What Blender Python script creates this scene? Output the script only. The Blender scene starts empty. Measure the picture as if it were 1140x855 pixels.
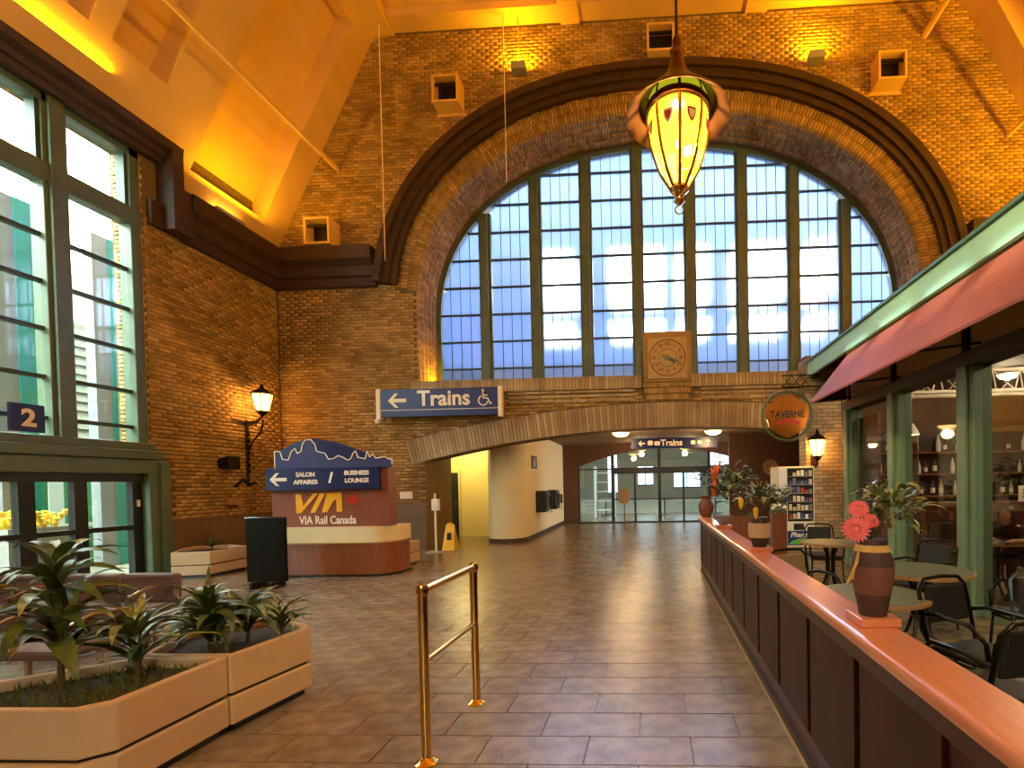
import bpy, bmesh, math, random
import numpy as np
from mathutils import Vector, Matrix
random.seed(7); RNG = np.random.default_rng(7)
S = bpy.context.scene
COL = S.collection
PI = math.pi

def lin(c):
    c = c / 255.0
    return c / 12.92 if c <= 0.04045 else ((c + 0.055) / 1.055) ** 2.4
def rgb(r, g, b): return (lin(r), lin(g), lin(b), 1.0)

# ------------------------------------------------------------------ camera
EYE = (0.0, 0.0, 1.55)
cam = bpy.data.cameras.new('camera'); camo = bpy.data.objects.new('camera', cam); COL.objects.link(camo)
cam.sensor_fit = 'HORIZONTAL'; cam.sensor_width = 36.0; cam.lens = 550 / 1140 * 36
cam.shift_x = (570 - 699.33) / 1140; cam.shift_y = (547.26 - 427.5) / 1140
cam.clip_start = 0.05; cam.clip_end = 300
right = Vector((0.99870763, 0.04737616, -0.01840014)); down = Vector((-0.0175019, -0.01930528, -0.99966044)); fwd = Vector((-0.04771529, 0.99869055, -0.01845116))
mw = Matrix.Identity(4)
for i in range(3):
    mw[i][0] = right[i]; mw[i][1] = -down[i]; mw[i][2] = -fwd[i]; mw[i][3] = EYE[i]
camo.matrix_world = mw
S.camera = camo

# ------------------------------------------------------------------ world, exposure
W = bpy.data.worlds.new('sky'); S.world = W; W.use_nodes = True
W.node_tree.nodes['Background'].inputs[0].default_value = (0.96, 0.98, 1.0, 1)
W.node_tree.nodes['Background'].inputs[1].default_value = 16.0
S.view_settings.view_transform = 'Standard'
try: S.view_settings.look = 'None'
except Exception: pass
S.view_settings.exposure = 0.7
S.view_settings.gamma = 1.0
S.view_settings.use_curve_mapping = False
S.cycles.use_denoising = True
S.cycles.max_bounces = 8; S.cycles.diffuse_bounces = 4; S.cycles.glossy_bounces = 4; S.cycles.transparent_max_bounces = 16
S.cycles.sample_clamp_indirect = 6.0
S.cycles.caustics_reflective = False; S.cycles.caustics_refractive = False

sun = bpy.data.lights.new('sun', 'SUN'); sun.energy = 4.0; sun.angle = math.radians(1.0); sun.color = (1.0, .84, .66)
suno = bpy.data.objects.new('sun', sun); COL.objects.link(suno); suno.rotation_euler = Vector((1, .05, -.285)).to_track_quat('-Z', 'Y').to_euler()
def area(name, loc, direction, sx, sy, energy, color, spread=PI):
    l = bpy.data.lights.new(name, 'AREA'); l.shape = 'RECTANGLE'; l.size = sx; l.size_y = sy
    l.energy = energy; l.color = color; l.spread = spread
    o = bpy.data.objects.new(name, l); COL.objects.link(o); o.location = loc
    o.rotation_euler = Vector(direction).to_track_quat('-Z', 'Y').to_euler()
    return o
def point(name, loc, energy, color, radius=0.08, parent=None):
    l = bpy.data.lights.new(name, 'POINT'); l.energy = energy; l.color = color; l.shadow_soft_size = radius
    o = bpy.data.objects.new(name, l); COL.objects.link(o)
    if parent: o.parent = parent; loc = Vector(loc) - wloc(parent)
    o.location = loc
    return o
def spot(name, loc, direction, energy, color, angle=120, radius=0.1, blend=0.8):
    l = bpy.data.lights.new(name, 'SPOT'); l.energy = energy; l.color = color; l.shadow_soft_size = radius
    l.spot_size = math.radians(angle); l.spot_blend = blend
    o = bpy.data.objects.new(name, l); COL.objects.link(o); o.location = loc
    o.rotation_euler = Vector(direction).to_track_quat('-Z', 'Y').to_euler()
    return o
ORANGE = (1.0, 0.50, 0.004); WARM = (1.0, 0.66, 0.33); YEL = (1.0, 0.84, 0.55)

# ------------------------------------------------------------------ materials
MATS = {}
def mat(name, c, rough=0.6, metal=0.0, var=0.0, scale=6.0, bump=0.0, bscale=40.0, spec=0.5, c2=None, stretch=None, coat=0.0, island=0.0):
    if name in MATS: return MATS[name]
    m = bpy.data.materials.new(name); m.use_nodes = True
    nt = m.node_tree; b = nt.nodes['Principled BSDF']
    b.inputs['Roughness'].default_value = rough; b.inputs['Metallic'].default_value = metal
    b.inputs['Specular IOR Level'].default_value = spec
    if coat: b.inputs['Coat Weight'].default_value = coat; b.inputs['Coat Roughness'].default_value = 0.12
    col = rgb(*c); b.inputs['Base Color'].default_value = col
    tc = nt.nodes.new('ShaderNodeTexCoord'); src = tc.outputs['Object']
    if stretch:
        mp = nt.nodes.new('ShaderNodeMapping'); mp.inputs['Scale'].default_value = stretch
        nt.links.new(src, mp.inputs[0]); src = mp.outputs[0]
    if var or c2:
        n = nt.nodes.new('ShaderNodeTexNoise'); n.inputs['Scale'].default_value = scale; n.inputs['Detail'].default_value = 4
        nt.links.new(src, n.inputs['Vector'])
        r = nt.nodes.new('ShaderNodeValToRGB')
        r.color_ramp.elements[0].position = 0.32; r.color_ramp.elements[1].position = 0.68
        if c2: ca, cb = col, rgb(*c2)
        else:
            ca = tuple(v * (1 - var) for v in col[:3]) + (1,); cb = tuple(min(1, v * (1 + var)) for v in col[:3]) + (1,)
        r.color_ramp.elements[0].color = ca; r.color_ramp.elements[1].color = cb
        nt.links.new(n.outputs['Fac'], r.inputs['Fac']); out = r.outputs['Color']
        if island:
            g = nt.nodes.new('ShaderNodeNewGeometry'); mr = nt.nodes.new('ShaderNodeMapRange')
            mr.inputs['To Min'].default_value = 1 - island; mr.inputs['To Max'].default_value = 1 + island
            oi = nt.nodes.new('ShaderNodeObjectInfo'); ad = nt.nodes.new('ShaderNodeMath'); fr_ = nt.nodes.new('ShaderNodeMath'); fr_.operation = 'FRACT'
            nt.links.new(g.outputs['Random Per Island'], ad.inputs[0]); nt.links.new(oi.outputs['Random'], ad.inputs[1])
            nt.links.new(ad.outputs[0], fr_.inputs[0]); nt.links.new(fr_.outputs[0], mr.inputs['Value'])
            vm = nt.nodes.new('ShaderNodeVectorMath'); vm.operation = 'SCALE'
            nt.links.new(out, vm.inputs[0]); nt.links.new(mr.outputs[0], vm.inputs['Scale']); out = vm.outputs[0]
        nt.links.new(out, b.inputs['Base Color'])
    if bump:
        n2 = nt.nodes.new('ShaderNodeTexNoise'); n2.inputs['Scale'].default_value = bscale; n2.inputs['Detail'].default_value = 3
        nt.links.new(src, n2.inputs['Vector'])
        bp = nt.nodes.new('ShaderNodeBump'); bp.inputs['Strength'].default_value = bump; bp.inputs['Distance'].default_value = 0.01
        nt.links.new(n2.outputs['Fac'], bp.inputs['Height']); nt.links.new(bp.outputs[0], b.inputs['Normal'])
    MATS[name] = m
    return m
def emis(name, c, strength):
    if name in MATS: return MATS[name]
    m = bpy.data.materials.new(name); m.use_nodes = True; nt = m.node_tree
    b = nt.nodes['Principled BSDF']; b.inputs['Base Color'].default_value = rgb(*c)
    b.inputs['Emission Color'].default_value = rgb(*c); b.inputs['Emission Strength'].default_value = strength
    MATS[name] = m; return m
def glass(name, tint, transp, diff=0.0, dcol=(230, 235, 240), rough=0.03, trans=0.0, glow=0.0, blur=0.0):
    """thin sheet glass: part clear, part sheen, part milky scatter"""
    if name in MATS: return MATS[name]
    m = bpy.data.materials.new(name); m.use_nodes = True; nt = m.node_tree
    for n in list(nt.nodes):
        if n.type != 'OUTPUT_MATERIAL': nt.nodes.remove(n)
    out = [n for n in nt.nodes if n.type == 'OUTPUT_MATERIAL'][0]
    t = nt.nodes.new('ShaderNodeBsdfTransparent'); t.inputs[0].default_value = rgb(*tint)
    g = nt.nodes.new('ShaderNodeBsdfGlossy'); g.inputs['Roughness'].default_value = rough
    mx = nt.nodes.new('ShaderNodeMixShader'); mx.inputs[0].default_value = 1 - transp
    nt.links.new(t.outputs[0], mx.inputs[1]); nt.links.new(g.outputs[0], mx.inputs[2])
    last = mx.outputs[0]
    if blur:
        rf = nt.nodes.new('ShaderNodeBsdfRefraction'); rf.inputs['Color'].default_value = rgb(*tint); rf.inputs['Roughness'].default_value = .42; rf.inputs['IOR'].default_value = 1.12
        m3 = nt.nodes.new('ShaderNodeMixShader'); m3.inputs[0].default_value = blur
        nt.links.new(last, m3.inputs[1]); nt.links.new(rf.outputs[0], m3.inputs[2]); last = m3.outputs[0]
    if diff:
        d = nt.nodes.new('ShaderNodeBsdfTranslucent'); d.inputs[0].default_value = rgb(*dcol)
        m2 = nt.nodes.new('ShaderNodeMixShader'); m2.inputs[0].default_value = diff
        nt.links.new(last, m2.inputs[1]); nt.links.new(d.outputs[0], m2.inputs[2]); last = m2.outputs[0]
    if glow:
        e = nt.nodes.new('ShaderNodeEmission'); e.inputs[0].default_value = rgb(*dcol); e.inputs[1].default_value = glow
        a = nt.nodes.new('ShaderNodeAddShader'); nt.links.new(last, a.inputs[0]); nt.links.new(e.outputs[0], a.inputs[1]); last = a.outputs[0]
    nt.links.new(last, out.inputs[0])
    MATS[name] = m; return m

BRICK = mat('brick_clay', (150, 116, 68), 0.65, var=0.0, spec=0.25, c2=(186, 150, 94), scale=1.3, bump=0.35, bscale=60, island=0.28)
BRICKLIT = mat('brick_lit_tan', (150, 126, 96), 0.65, c2=(178, 154, 122), scale=2.0, bump=0.3, bscale=60, island=0.25, spec=.25)  # wall brick made paler and greyer, the light on these courses put into the colour
BRICKP = mat('brick_buff', (160, 132, 98), 0.6, c2=(186, 160, 124), scale=2.0, bump=0.35, bscale=60, island=0.25)
MORTAR = mat('mortar', (108, 88, 62), 0.95, var=0.25, scale=20)
CORN = mat('cornice_dark_brown', (58, 34, 18), 0.65, var=0.3, scale=5, bump=0.2)
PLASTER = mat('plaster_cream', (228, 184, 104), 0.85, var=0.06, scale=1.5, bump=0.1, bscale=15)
GREEN = mat('paint_green', (84, 100, 78), 0.4, var=0.12, scale=4)
DKGREEN = mat('paint_dark_green', (46, 62, 46), 0.42, var=0.15, scale=4)
CELADON = mat('paint_celadon', (120, 146, 120), 0.45, var=0.06, scale=3)
MINT = mat('paint_mint', (172, 240, 232), 0.5, var=0.04, scale=3)
RED = mat('awning_red', (156, 82, 68), 0.7, var=0.06, scale=8, bump=0.1, bscale=200)
DARKM = mat('dark_metal', (34, 28, 24), 0.4, metal=0.5, var=0.2)
BLACK = mat('black_plastic', (14, 13, 13), 0.4)
BLACKG = mat('black_gloss', (8, 8, 8), 0.3)
CHERRY = mat('cherry_wood', (122, 66, 40), 0.35, c2=(144, 82, 50), scale=4, stretch=(8, 1, 1), coat=0.25)
CAPRED = mat('cherry_cap', (212, 128, 88), 0.3, c2=(224, 144, 102), scale=4, stretch=(10, 1, 10), coat=0.5)
PANEL = mat('barrier_panel', (64, 38, 28), 0.55, c2=(76, 46, 34), scale=3, stretch=(1, 3, 1), spec=.3)
PANELD = mat('barrier_rail', (72, 40, 30), 0.4, var=0.12, scale=3, coat=0.2)
BRASS = mat('polished_brass', (214, 172, 92), 0.16, metal=1.0, var=0.06, scale=10)
STEEL = mat('chrome_steel', (190, 188, 184), 0.18, metal=1.0)
WHITE = mat('white_paint', (228, 222, 208), 0.6, var=0.03, scale=5)
CREAM = mat('cream_paint', (232, 212, 168), 0.65, var=0.04, scale=3)
BLUE = mat('sign_blue', (34, 48, 110), 0.4)
NAVY = mat('sign_navy', (20, 26, 82), 0.35)
SIGNW = mat('sign_white', (244, 230, 214), 0.6)
VIAY = mat('logo_yellow', (246, 178, 16), 0.5)
LOGOR = mat('logo_red', (190, 24, 20), 0.5)
TILE = mat('floor_tile', (112, 96, 80), 0.24, c2=(150, 132, 112), scale=7, bump=0.26, bscale=55, spec=0.9, island=.12)
GROUT = mat('floor_grout', (84, 70, 58), 0.5, var=0.2)
DKBROWN = mat('passage_brown', (92, 60, 38), 0.7, var=0.1)
PLANTER = mat('planter_concrete', (202, 174, 140), 0.75, var=0.05, scale=3, bump=0.15, bscale=80)
SOIL = mat('soil', (58, 44, 30), 0.95, var=0.4, scale=30, bump=0.8)
MOSS = mat('moss_green', (92, 104, 44), 0.95, c2=(64, 72, 34), scale=20, bump=0.8)
LEAF = mat('leaf_green', (46, 70, 32), 0.4, c2=(84, 104, 52), scale=8)
LEAFV = mat('leaf_variegated', (66, 92, 44), 0.4, c2=(158, 164, 104), scale=12)
LEAFB = mat('leaf_brown', (118, 92, 46), 0.6, c2=(84, 78, 40), scale=6)
STEMM = mat('stem_brown', (92, 74, 46), 0.8, var=0.2)
PINK = mat('petal_pink', (236, 88, 104), 0.6, c2=(246, 124, 126), scale=20)
ORANGEF = mat('petal_orange', (232, 92, 30), 0.6)
YELLOWF = mat('petal_yellow', (232, 190, 40), 0.6)
TERRA = mat('vase_brown', (120, 74, 56), 0.6, var=0.12, scale=20, bump=0.3, bscale=120)
TERRAD = mat('vase_dark_brown', (72, 46, 38), 0.6, var=0.15, scale=20, bump=0.3, bscale=120)
RAFFIA = mat('raffia', (216, 172, 96), 0.8, var=0.2, scale=30, stretch=(1, 1, 0.1))
TABLETOP = mat('table_laminate', (94, 104, 84), 0.35, var=0.08, scale=10)
TABLEEDGE = mat('table_edge_tan', (170, 128, 82), 0.5)
GREY = mat('grey_paint', (150, 146, 140), 0.6, var=0.05)
MAUVE = mat('bench_mauve', (104, 82, 76), 0.7, var=0.08, bump=0.2, bscale=90)
SKIN = mat('skin', (198, 142, 108), 0.55)
CLOTH = mat('cloth_black', (20, 20, 26), 0.85, var=0.2, scale=10)
HAIR = mat('hair_brown', (48, 32, 24), 0.6, var=0.3, scale=30)
STONE = mat('clock_stone', (186, 152, 106), 0.8, var=0.08, scale=12, bump=0.3)
STONED = mat('clock_numerals', (120, 88, 56), 0.8, var=0.1)
GLASSC = glass('glass_clear', (238, 250, 244), 0.93)
GLASSR = glass('glass_restaurant', (225, 225, 220), 0.90)
GLASSF = glass('glass_frosted_blue', (212, 222, 240), 0.96, diff=0.08, dcol=(180, 198, 230), blur=.45)

# ------------------------------------------------------------------ mesh helpers
def wloc(o):
    v = Vector((0, 0, 0))
    while o is not None:
        v += Vector(o.location); o = o.parent
    return v
class MB:
    def __init__(s): s.v = []; s.f = []
    def add(s, vs, fs):
        n = len(s.v); s.v += [tuple(v) for v in vs]; s.f += [tuple(i + n for i in f) for f in fs]; return s
    def box(s, x0, x1, y0, y1, z0, z1):
        return s.add([(x0, y0, z0), (x1, y0, z0), (x1, y1, z0), (x0, y1, z0), (x0, y0, z1), (x1, y0, z1), (x1, y1, z1), (x0, y1, z1)],
                     [(3, 2, 1, 0), (4, 5, 6, 7), (0, 1, 5, 4), (1, 2, 6, 5), (2, 3, 7, 6), (3, 0, 4, 7)])
    def hexa(s, p):      # eight points ordered as in box
        return s.add(p, [(3, 2, 1, 0), (4, 5, 6, 7), (0, 1, 5, 4), (1, 2, 6, 5), (2, 3, 7, 6), (3, 0, 4, 7)])
    def prism(s, pts, fn0, fn1):   # polygon pts extruded between two mapping functions
        n = len(pts); a = [fn0(*p) for p in pts]; b = [fn1(*p) for p in pts]
        return s.add(a + b, [tuple(range(n))[::-1], tuple(range(n, 2 * n))] + [(i, (i + 1) % n, n + (i + 1) % n, n + i) for i in range(n)])
    def prism_y(s, pts, y0, y1): return s.prism(pts, lambda x, z: (x, y0, z), lambda x, z: (x, y1, z))
    def prism_x(s, pts, x0, x1): return s.prism(pts, lambda y, z: (x0, y, z), lambda y, z: (x1, y, z))
    def prism_z(s, pts, z0, z1): return s.prism(pts, lambda x, y: (x, y, z0), lambda x, y: (x, y, z1))
    def tube(s, pts, r, n=8, caps=True):
        pts = [Vector(p) for p in pts]; rs = r if isinstance(r, (list, tuple)) else [r] * len(pts)
        rings = []; prev = None
        for i, p in enumerate(pts):
            d = (pts[min(i + 1, len(pts) - 1)] - pts[max(i - 1, 0)]).normalized()
            if prev is None:
                u = d.orthogonal().normalized()
            else:
                u = (prev - d * prev.dot(d)); u = u.normalized() if u.length > 1e-6 else d.orthogonal().normalized()
            prev = u; w = d.cross(u)
            rings.append([p + (u * math.cos(2 * PI * k / n) + w * math.sin(2 * PI * k / n)) * rs[i] for k in range(n)])
        b = len(s.v); s.v += [tuple(v) for rg in rings for v in rg]
        for i in range(len(pts) - 1):
            for k in range(n):
                s.f.append((b + i * n + k, b + i * n + (k + 1) % n, b + (i + 1) * n + (k + 1) % n, b + (i + 1) * n + k))
        if caps:
            s.f.append(tuple(b + k for k in range(n))[::-1]); s.f.append(tuple(b + (len(pts) - 1) * n + k for k in range(n)))
        return s
    def lathe(s, prof, c=(0, 0, 0), n=24, caps=True):
        b = len(s.v); cx, cy, cz = c
        for r, z in prof:
            for k in range(n):
                a = 2 * PI * k / n; s.v.append((cx + r * math.cos(a), cy + r * math.sin(a), cz + z))
        for i in range(len(prof) - 1):
            for k in range(n):
                s.f.append((b + i * n + k, b + i * n + (k + 1) % n, b + (i + 1) * n + (k + 1) % n, b + (i + 1) * n + k))
        if caps:
            s.f.append(tuple(b + k for k in range(n))[::-1]); s.f.append(tuple(b + (len(prof) - 1) * n + k for k in range(n)))
        return s
    def mesh(s, name, m, off=(0, 0, 0), smooth=False):
        me = bpy.data.meshes.new(name)
        me.from_pydata([(v[0] - off[0], v[1] - off[1], v[2] - off[2]) for v in s.v], [], s.f); me.update()
        bm = bmesh.new(); bm.from_mesh(me); bmesh.ops.recalc_face_normals(bm, faces=bm.faces); bm.to_mesh(me); bm.free()
        if smooth:
            me.polygons.foreach_set('use_smooth', [True] * len(me.polygons))
            try: me.set_sharp_from_angle(angle=math.radians(40))
            except Exception: pass
        if m: me.materials.append(m)
        return me
    def build(s, name, m, parent=None, smooth=False, bevel=0):
        off = wloc(parent) if parent else (0, 0, 0)
        o = bpy.data.objects.new(name, s.mesh(name, m, off, smooth)); COL.objects.link(o)
        if parent: o.parent = parent
        if bevel:
            md = o.modifiers.new('bevel', 'BEVEL'); md.width = bevel; md.segments = 2; md.limit_method = 'ANGLE'
        return o
def tag(o, label, cat, group=None):
    o['label'] = label; o['category'] = cat
    if group: o['group'] = group
    return o
def struct(o, label=None, cat=None):
    o['kind'] = 'structure'
    if label: o['label'] = label
    if cat: o['category'] = cat
    return o
def stuff(o): o['kind'] = 'stuff'; return o
def thing(name, label, cat, loc=(0, 0, 0), group=None):
    o = bpy.data.objects.new(name, None); COL.objects.link(o); o.location = loc; o.empty_display_size = 0.1
    return tag(o, label, cat, group)
def link_mesh(name, me, parent=None, loc=(0, 0, 0), rot=(0, 0, 0), scale=(1, 1, 1)):
    o = bpy.data.objects.new(name, me); COL.objects.link(o)
    if parent: o.parent = parent; loc = Vector(loc) - wloc(parent)
    o.location = loc; o.rotation_euler = rot; o.scale = scale
    return o
def copy_tree(o, parent=None):
    c = o.copy(); COL.objects.link(c)
    if parent: c.parent = parent
    for ch in list(o.children): copy_tree(ch, c)
    return c
def text_mesh(txt, size, m, name='lettering', depth=0.004, align='CENTER', bold=0.0, shear=0.0, sx=1.0):
    cu = bpy.data.curves.new(name, 'FONT'); cu.body = txt; cu.size = size; cu.extrude = depth; cu.align_x = align; cu.align_y = 'CENTER'
    cu.offset = bold; cu.shear = shear; cu.resolution_u = 4
    ob = bpy.data.objects.new(name, cu); COL.objects.link(ob)
    dg = bpy.context.evaluated_depsgraph_get(); me = bpy.data.meshes.new_from_object(ob.evaluated_get(dg))
    bpy.data.objects.remove(ob); bpy.data.curves.remove(cu)
    me.materials.clear(); me.materials.append(m)
    for v in me.vertices: v.co.x *= sx
    return me
def put_text(txt, size, m, parent, loc, facing='-Y', **k):
    me = text_mesh(txt, size, m, **k)
    o = bpy.data.objects.new(k.get('name', 'lettering'), me); COL.objects.link(o)
    if parent: o.parent = parent; loc = Vector(loc) - wloc(parent)
    o.location = loc
    o.rotation_euler = {'-Y': (PI / 2, 0, 0), '+X': (PI / 2, 0, PI / 2), '-X': (PI / 2, 0, -PI / 2)}[facing]
    return o

# ---- bricks: many small proud blocks on a backing wall
def brick_mesh(name, P, u0, u1, v0, v1, keep, m, depth=0.014, bl=0.2, bh=0.064, j=0.013):
    """P(u,v,h) maps numpy arrays to points; keep(u0,u1,v0,v1) mask"""
    rows = int((v1 - v0) / (bh + j)); cols = int((u1 - u0) / (bl + j)) + 2
    A = []
    for r in range(rows):
        off = (bl + j) * (0.5 if r % 2 else 0.0)
        us = u0 - off + np.arange(cols) * (bl + j)
        a = np.clip(us, u0, u1); b = np.clip(us + bl, u0, u1)
        ok = (b - a) > 0.03
        a, b = a[ok], b[ok]
        lo = np.full_like(a, v0 + r * (bh + j)); A.append(np.stack([a, b, lo, lo + bh], 1))
    A = np.concatenate(A)
    A = A[keep(A[:, 0], A[:, 1], A[:, 2], A[:, 3])]
    n = len(A)
    d = depth + RNG.uniform(-0.004, 0.005, n)
    V = np.empty((n, 8, 3))
    for k, (iu, iv, top) in enumerate([(0, 2, 0), (1, 2, 0), (1, 3, 0), (0, 3, 0), (0, 2, 1), (1, 2, 1), (1, 3, 1), (0, 3, 1)]):
        V[:, k, :] = np.stack(P(A[:, iu], A[:, iv], d * top), 1)
    F = np.array([[4, 5, 6, 7], [0, 1, 5, 4], [1, 2, 6, 5], [2, 3, 7, 6], [3, 0, 4, 7]])
    FF = (F[None] + (np.arange(n) * 8)[:, None, None]).reshape(-1, 4)
    me = bpy.data.meshes.new(name)
    me.vertices.add(n * 8); me.vertices.foreach_set('co', V.reshape(-1))
    me.loops.add(len(FF) * 4); me.loops.foreach_set('vertex_index', FF.reshape(-1).astype(np.int32))
    me.polygons.add(len(FF)); me.polygons.foreach_set('loop_start', np.arange(len(FF), dtype=np.int32) * 4)
    me.update(calc_edges=True); me.validate()
    me.materials.append(m)
    return me
def bricks(parent, *a, name='brickwork', **k):
    return stuff(link_mesh(name, brick_mesh(name, *a, **k), parent))

# ------------------------------------------------------------------ dimensions
XL, XR, YB, YF = -9.1, 9.84, 11.8, -10.0       # hall inner faces
CX = 0.37
ZC = 12.43
YW = 13.1                                       # plane of the big window
AX, AZ, AA, AB, AN = 0.35, 5.8, 5.98, 4.5, 2.25 # big arch opening
def sup(x, a, b, n, cx=AX, zc=AZ):
    t = min(1.0, abs(x - cx) / a); return zc + b * (1 - t ** n) ** (1 / n)
def supv(x, a, b, n, cx=AX, zc=AZ):
    t = np.minimum(1.0, np.abs(x - cx) / a); return zc + b * (1 - t ** n) ** (1 / n)
PX0, PX1, PCX, PZ, PR = -5.5, 6.45, 0.6, 2.85, 27.4
def passz(x): return PZ - (PR - np.sqrt(PR * PR - (np.asarray(x) - PCX) ** 2))
SILL = 4.04
RY = 11.1                                       # back wall of the restaurant

# ================================================================== FLOOR
b = MB(); b.box(-15.5, 15, -10.5, 11.8, -0.25, -0.012); b.box(-15.5, 15, 11.8, 34, -0.25, -0.012)
floor = struct(b.build('floor', GROUT), 'brown polished stone tile floor of the station hall', 'floor')
TW, TD = 0.61, 0.305
tl = []
for r in range(-8, 88):
    y = 1.0 + r * TD
    off = TW / 2 if r % 2 else 0.0
    for c in range(-25, 22):
        x = -0.1 + c * TW + off
        if x < -9.4 or x > 9.8: continue
        tl.append((x, y))
def inview(x, y):
    c = (right.dot(Vector((x, y, -1.55))), down.dot(Vector((x, y, -1.55))), fwd.dot(Vector((x, y, -1.55))))
    if c[2] < 0.5: return False
    px, py = 699.33 + 550 * c[0] / c[2], 547.26 + 550 * c[1] / c[2]
    return -30 < px < 1170 and py < 900
vis = [t for t in tl if inview(*t) and -9 < t[0] < 4.0 and t[1] < 12 and not (t[0] < -2.75 and 2 < t[1] < 3.7)]
vis.sort(key=lambda t: t[0] ** 2 + t[1] ** 2)
near = set(vis[:300])
tm = MB(); tm.box(-TW / 2 + .004, TW / 2 - .004, -TD / 2 + .004, TD / 2 - .004, -0.012, 0.0)
tme = tm.mesh('floor_tile', TILE)
for x, y in vis[:300]:
    o = link_mesh('floor_tile', tme, floor, (x, y, random.uniform(-.0012, .0)))
rest = MB()
for x, y in tl:
    if (x, y) not in near and y > -2:
        dz = random.uniform(-.0012, 0); rest.box(x - TW / 2 + .004, x + TW / 2 - .004, y - TD / 2 + .004, y + TD / 2 - .004, -0.012, dz)
stuff(rest.build('floor_tiles', TILE, floor))

# ================================================================== BACK WALL with the great arch
xs = sorted(set([XL - .6, PX0, PX1, AX - AA, AX + AA, XR + .6] + list(np.linspace(PX0, PX1, 41)) + [AX + AA * math.sin(t) for t in np.linspace(-PI / 2, PI / 2, 61)]))
wb = MB()
Y0, Y1 = YB, YW + .25
def slab(mb, x0, x1, za0, za1, zb0, zb1, y0=Y0, y1=Y1):
    mb.hexa([(x0, y0, za0), (x1, y0, za1), (x1, y1, za1), (x0, y1, za0), (x0, y0, zb0), (x1, y0, zb1), (x1, y1, zb1), (x0, y1, zb0)])
for a, c in zip(xs[:-1], xs[1:]):
    if c - a < 1e-5: continue
    m = (a + c) / 2; inp = PX0 < m < PX1; ina = AX - AA < m < AX + AA
    lo0, lo1 = (float(passz(a)), float(passz(c))) if inp else (0.0, 0.0)
    if ina:
        slab(wb, a, c, lo0, lo1, SILL, SILL, YB, 12.4 if inp else Y1)
        slab(wb, a, c, sup(a, AA, AB, AN), sup(c, AA, AB, AN), 13.0, 13.0)
    else:
        slab(wb, a, c, lo0, lo1, 4.3, 4.3, YB, 12.4 if inp else Y1); slab(wb, a, c, 4.3, 4.3, 13.0, 13.0)
wb.box(PX0, PX1, 12.4, Y1, 3.7, SILL)
wall_back = struct(wb.build('wall_back', MORTAR), 'brown brick end wall with a great arched window and low arched passage', 'wall')
AO, BO = AA + .47, AB + .44      # outer edge of the flat brick archivolt
MO, MBo = 6.97, 5.44             # outer edge of the dark moulding
def keep_back(u0, u1, v0, v1):
    u = (u0 + u1) / 2; v = (v0 + v1) / 2
    ok = (u > XL) & (u < XR)
    ok &= ~((np.abs(u - AX) < AO + .02) & (v > SILL - .35) & (v < supv(u, AO, BO, AN)) & ((np.abs(u - AX) < AA + .02) | (v > 6.2)))
    band = (u > PX0 - .34) & (u < PX1 + .3) & (v < passz(u) + .62)
    ok &= ~(band & ((u > PX0) | (v > 2.2)) )
    ok &= ~((u > PX0 - .0) & (u < PX1) & (v < passz(u)))
    ok &= ~((u > -.2) & (u < 1.05) & (v > 3.55) & (v < 5.1))
    return ok
bricks(wall_back, lambda u, v, h: (u, YB - h, v), XL, XR, 0.0, 12.43, keep_back, BRICK)
# flat archivolt: radial soldier bricks between opening and moulding
def arcparam(a, bb, n, N):
    ts = np.linspace(0, PI, N * 6); c = np.cos(ts); s = np.sin(ts)
    x = AX - a * np.sign(c) * np.abs(c) ** (2 / n); z = AZ + bb * np.abs(s) ** (2 / n)
    x = np.concatenate([[AX - a] * 20, x, [AX + a] * 20]); z = np.concatenate([np.linspace(SILL, AZ, 20, endpoint=False), z, np.linspace(AZ, SILL, 21)[1:]])
    d = np.concatenate([[0], np.cumsum(np.hypot(np.diff(x), np.diff(z)))])
    return d, x, z
Dd, Dx, Dz = arcparam(AA, AB, AN, 100); Ln = Dd[-1]
nx = -np.gradient(Dz, Dd); nz = np.gradient(Dx, Dd)     # outward normal
nn = np.hypot(nx, nz); nx /= nn; nz /= nn
def arcpt(u, off):
    x = np.interp(u, Dd, Dx); z = np.interp(u, Dd, Dz); a = np.interp(u, Dd, nx); c = np.interp(u, Dd, nz)
    return x + a * off, z + c * off
def PA(u, v, h):
    x, z = arcpt(u, v); return (x, YB - h * np.ones_like(x), z)
bricks(wall_back, PA, 0.0, Ln, 0.005, 0.46, lambda a, c, d, e: (arcpt((a + c) / 2, 0)[1] > 6.3), BRICK, bl=0.062, bh=0.21, name='archivolt_bricks')
def PS(u, v, h):
    x, z = arcpt(u, -h); return (x, v, z)
bricks(wall_back, PS, 0.0, Ln, YB + .005, YW - .03, lambda a, c, d, e: a > -1, BRICK, bl=0.064, bh=0.2, name='soffit_bricks')
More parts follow.
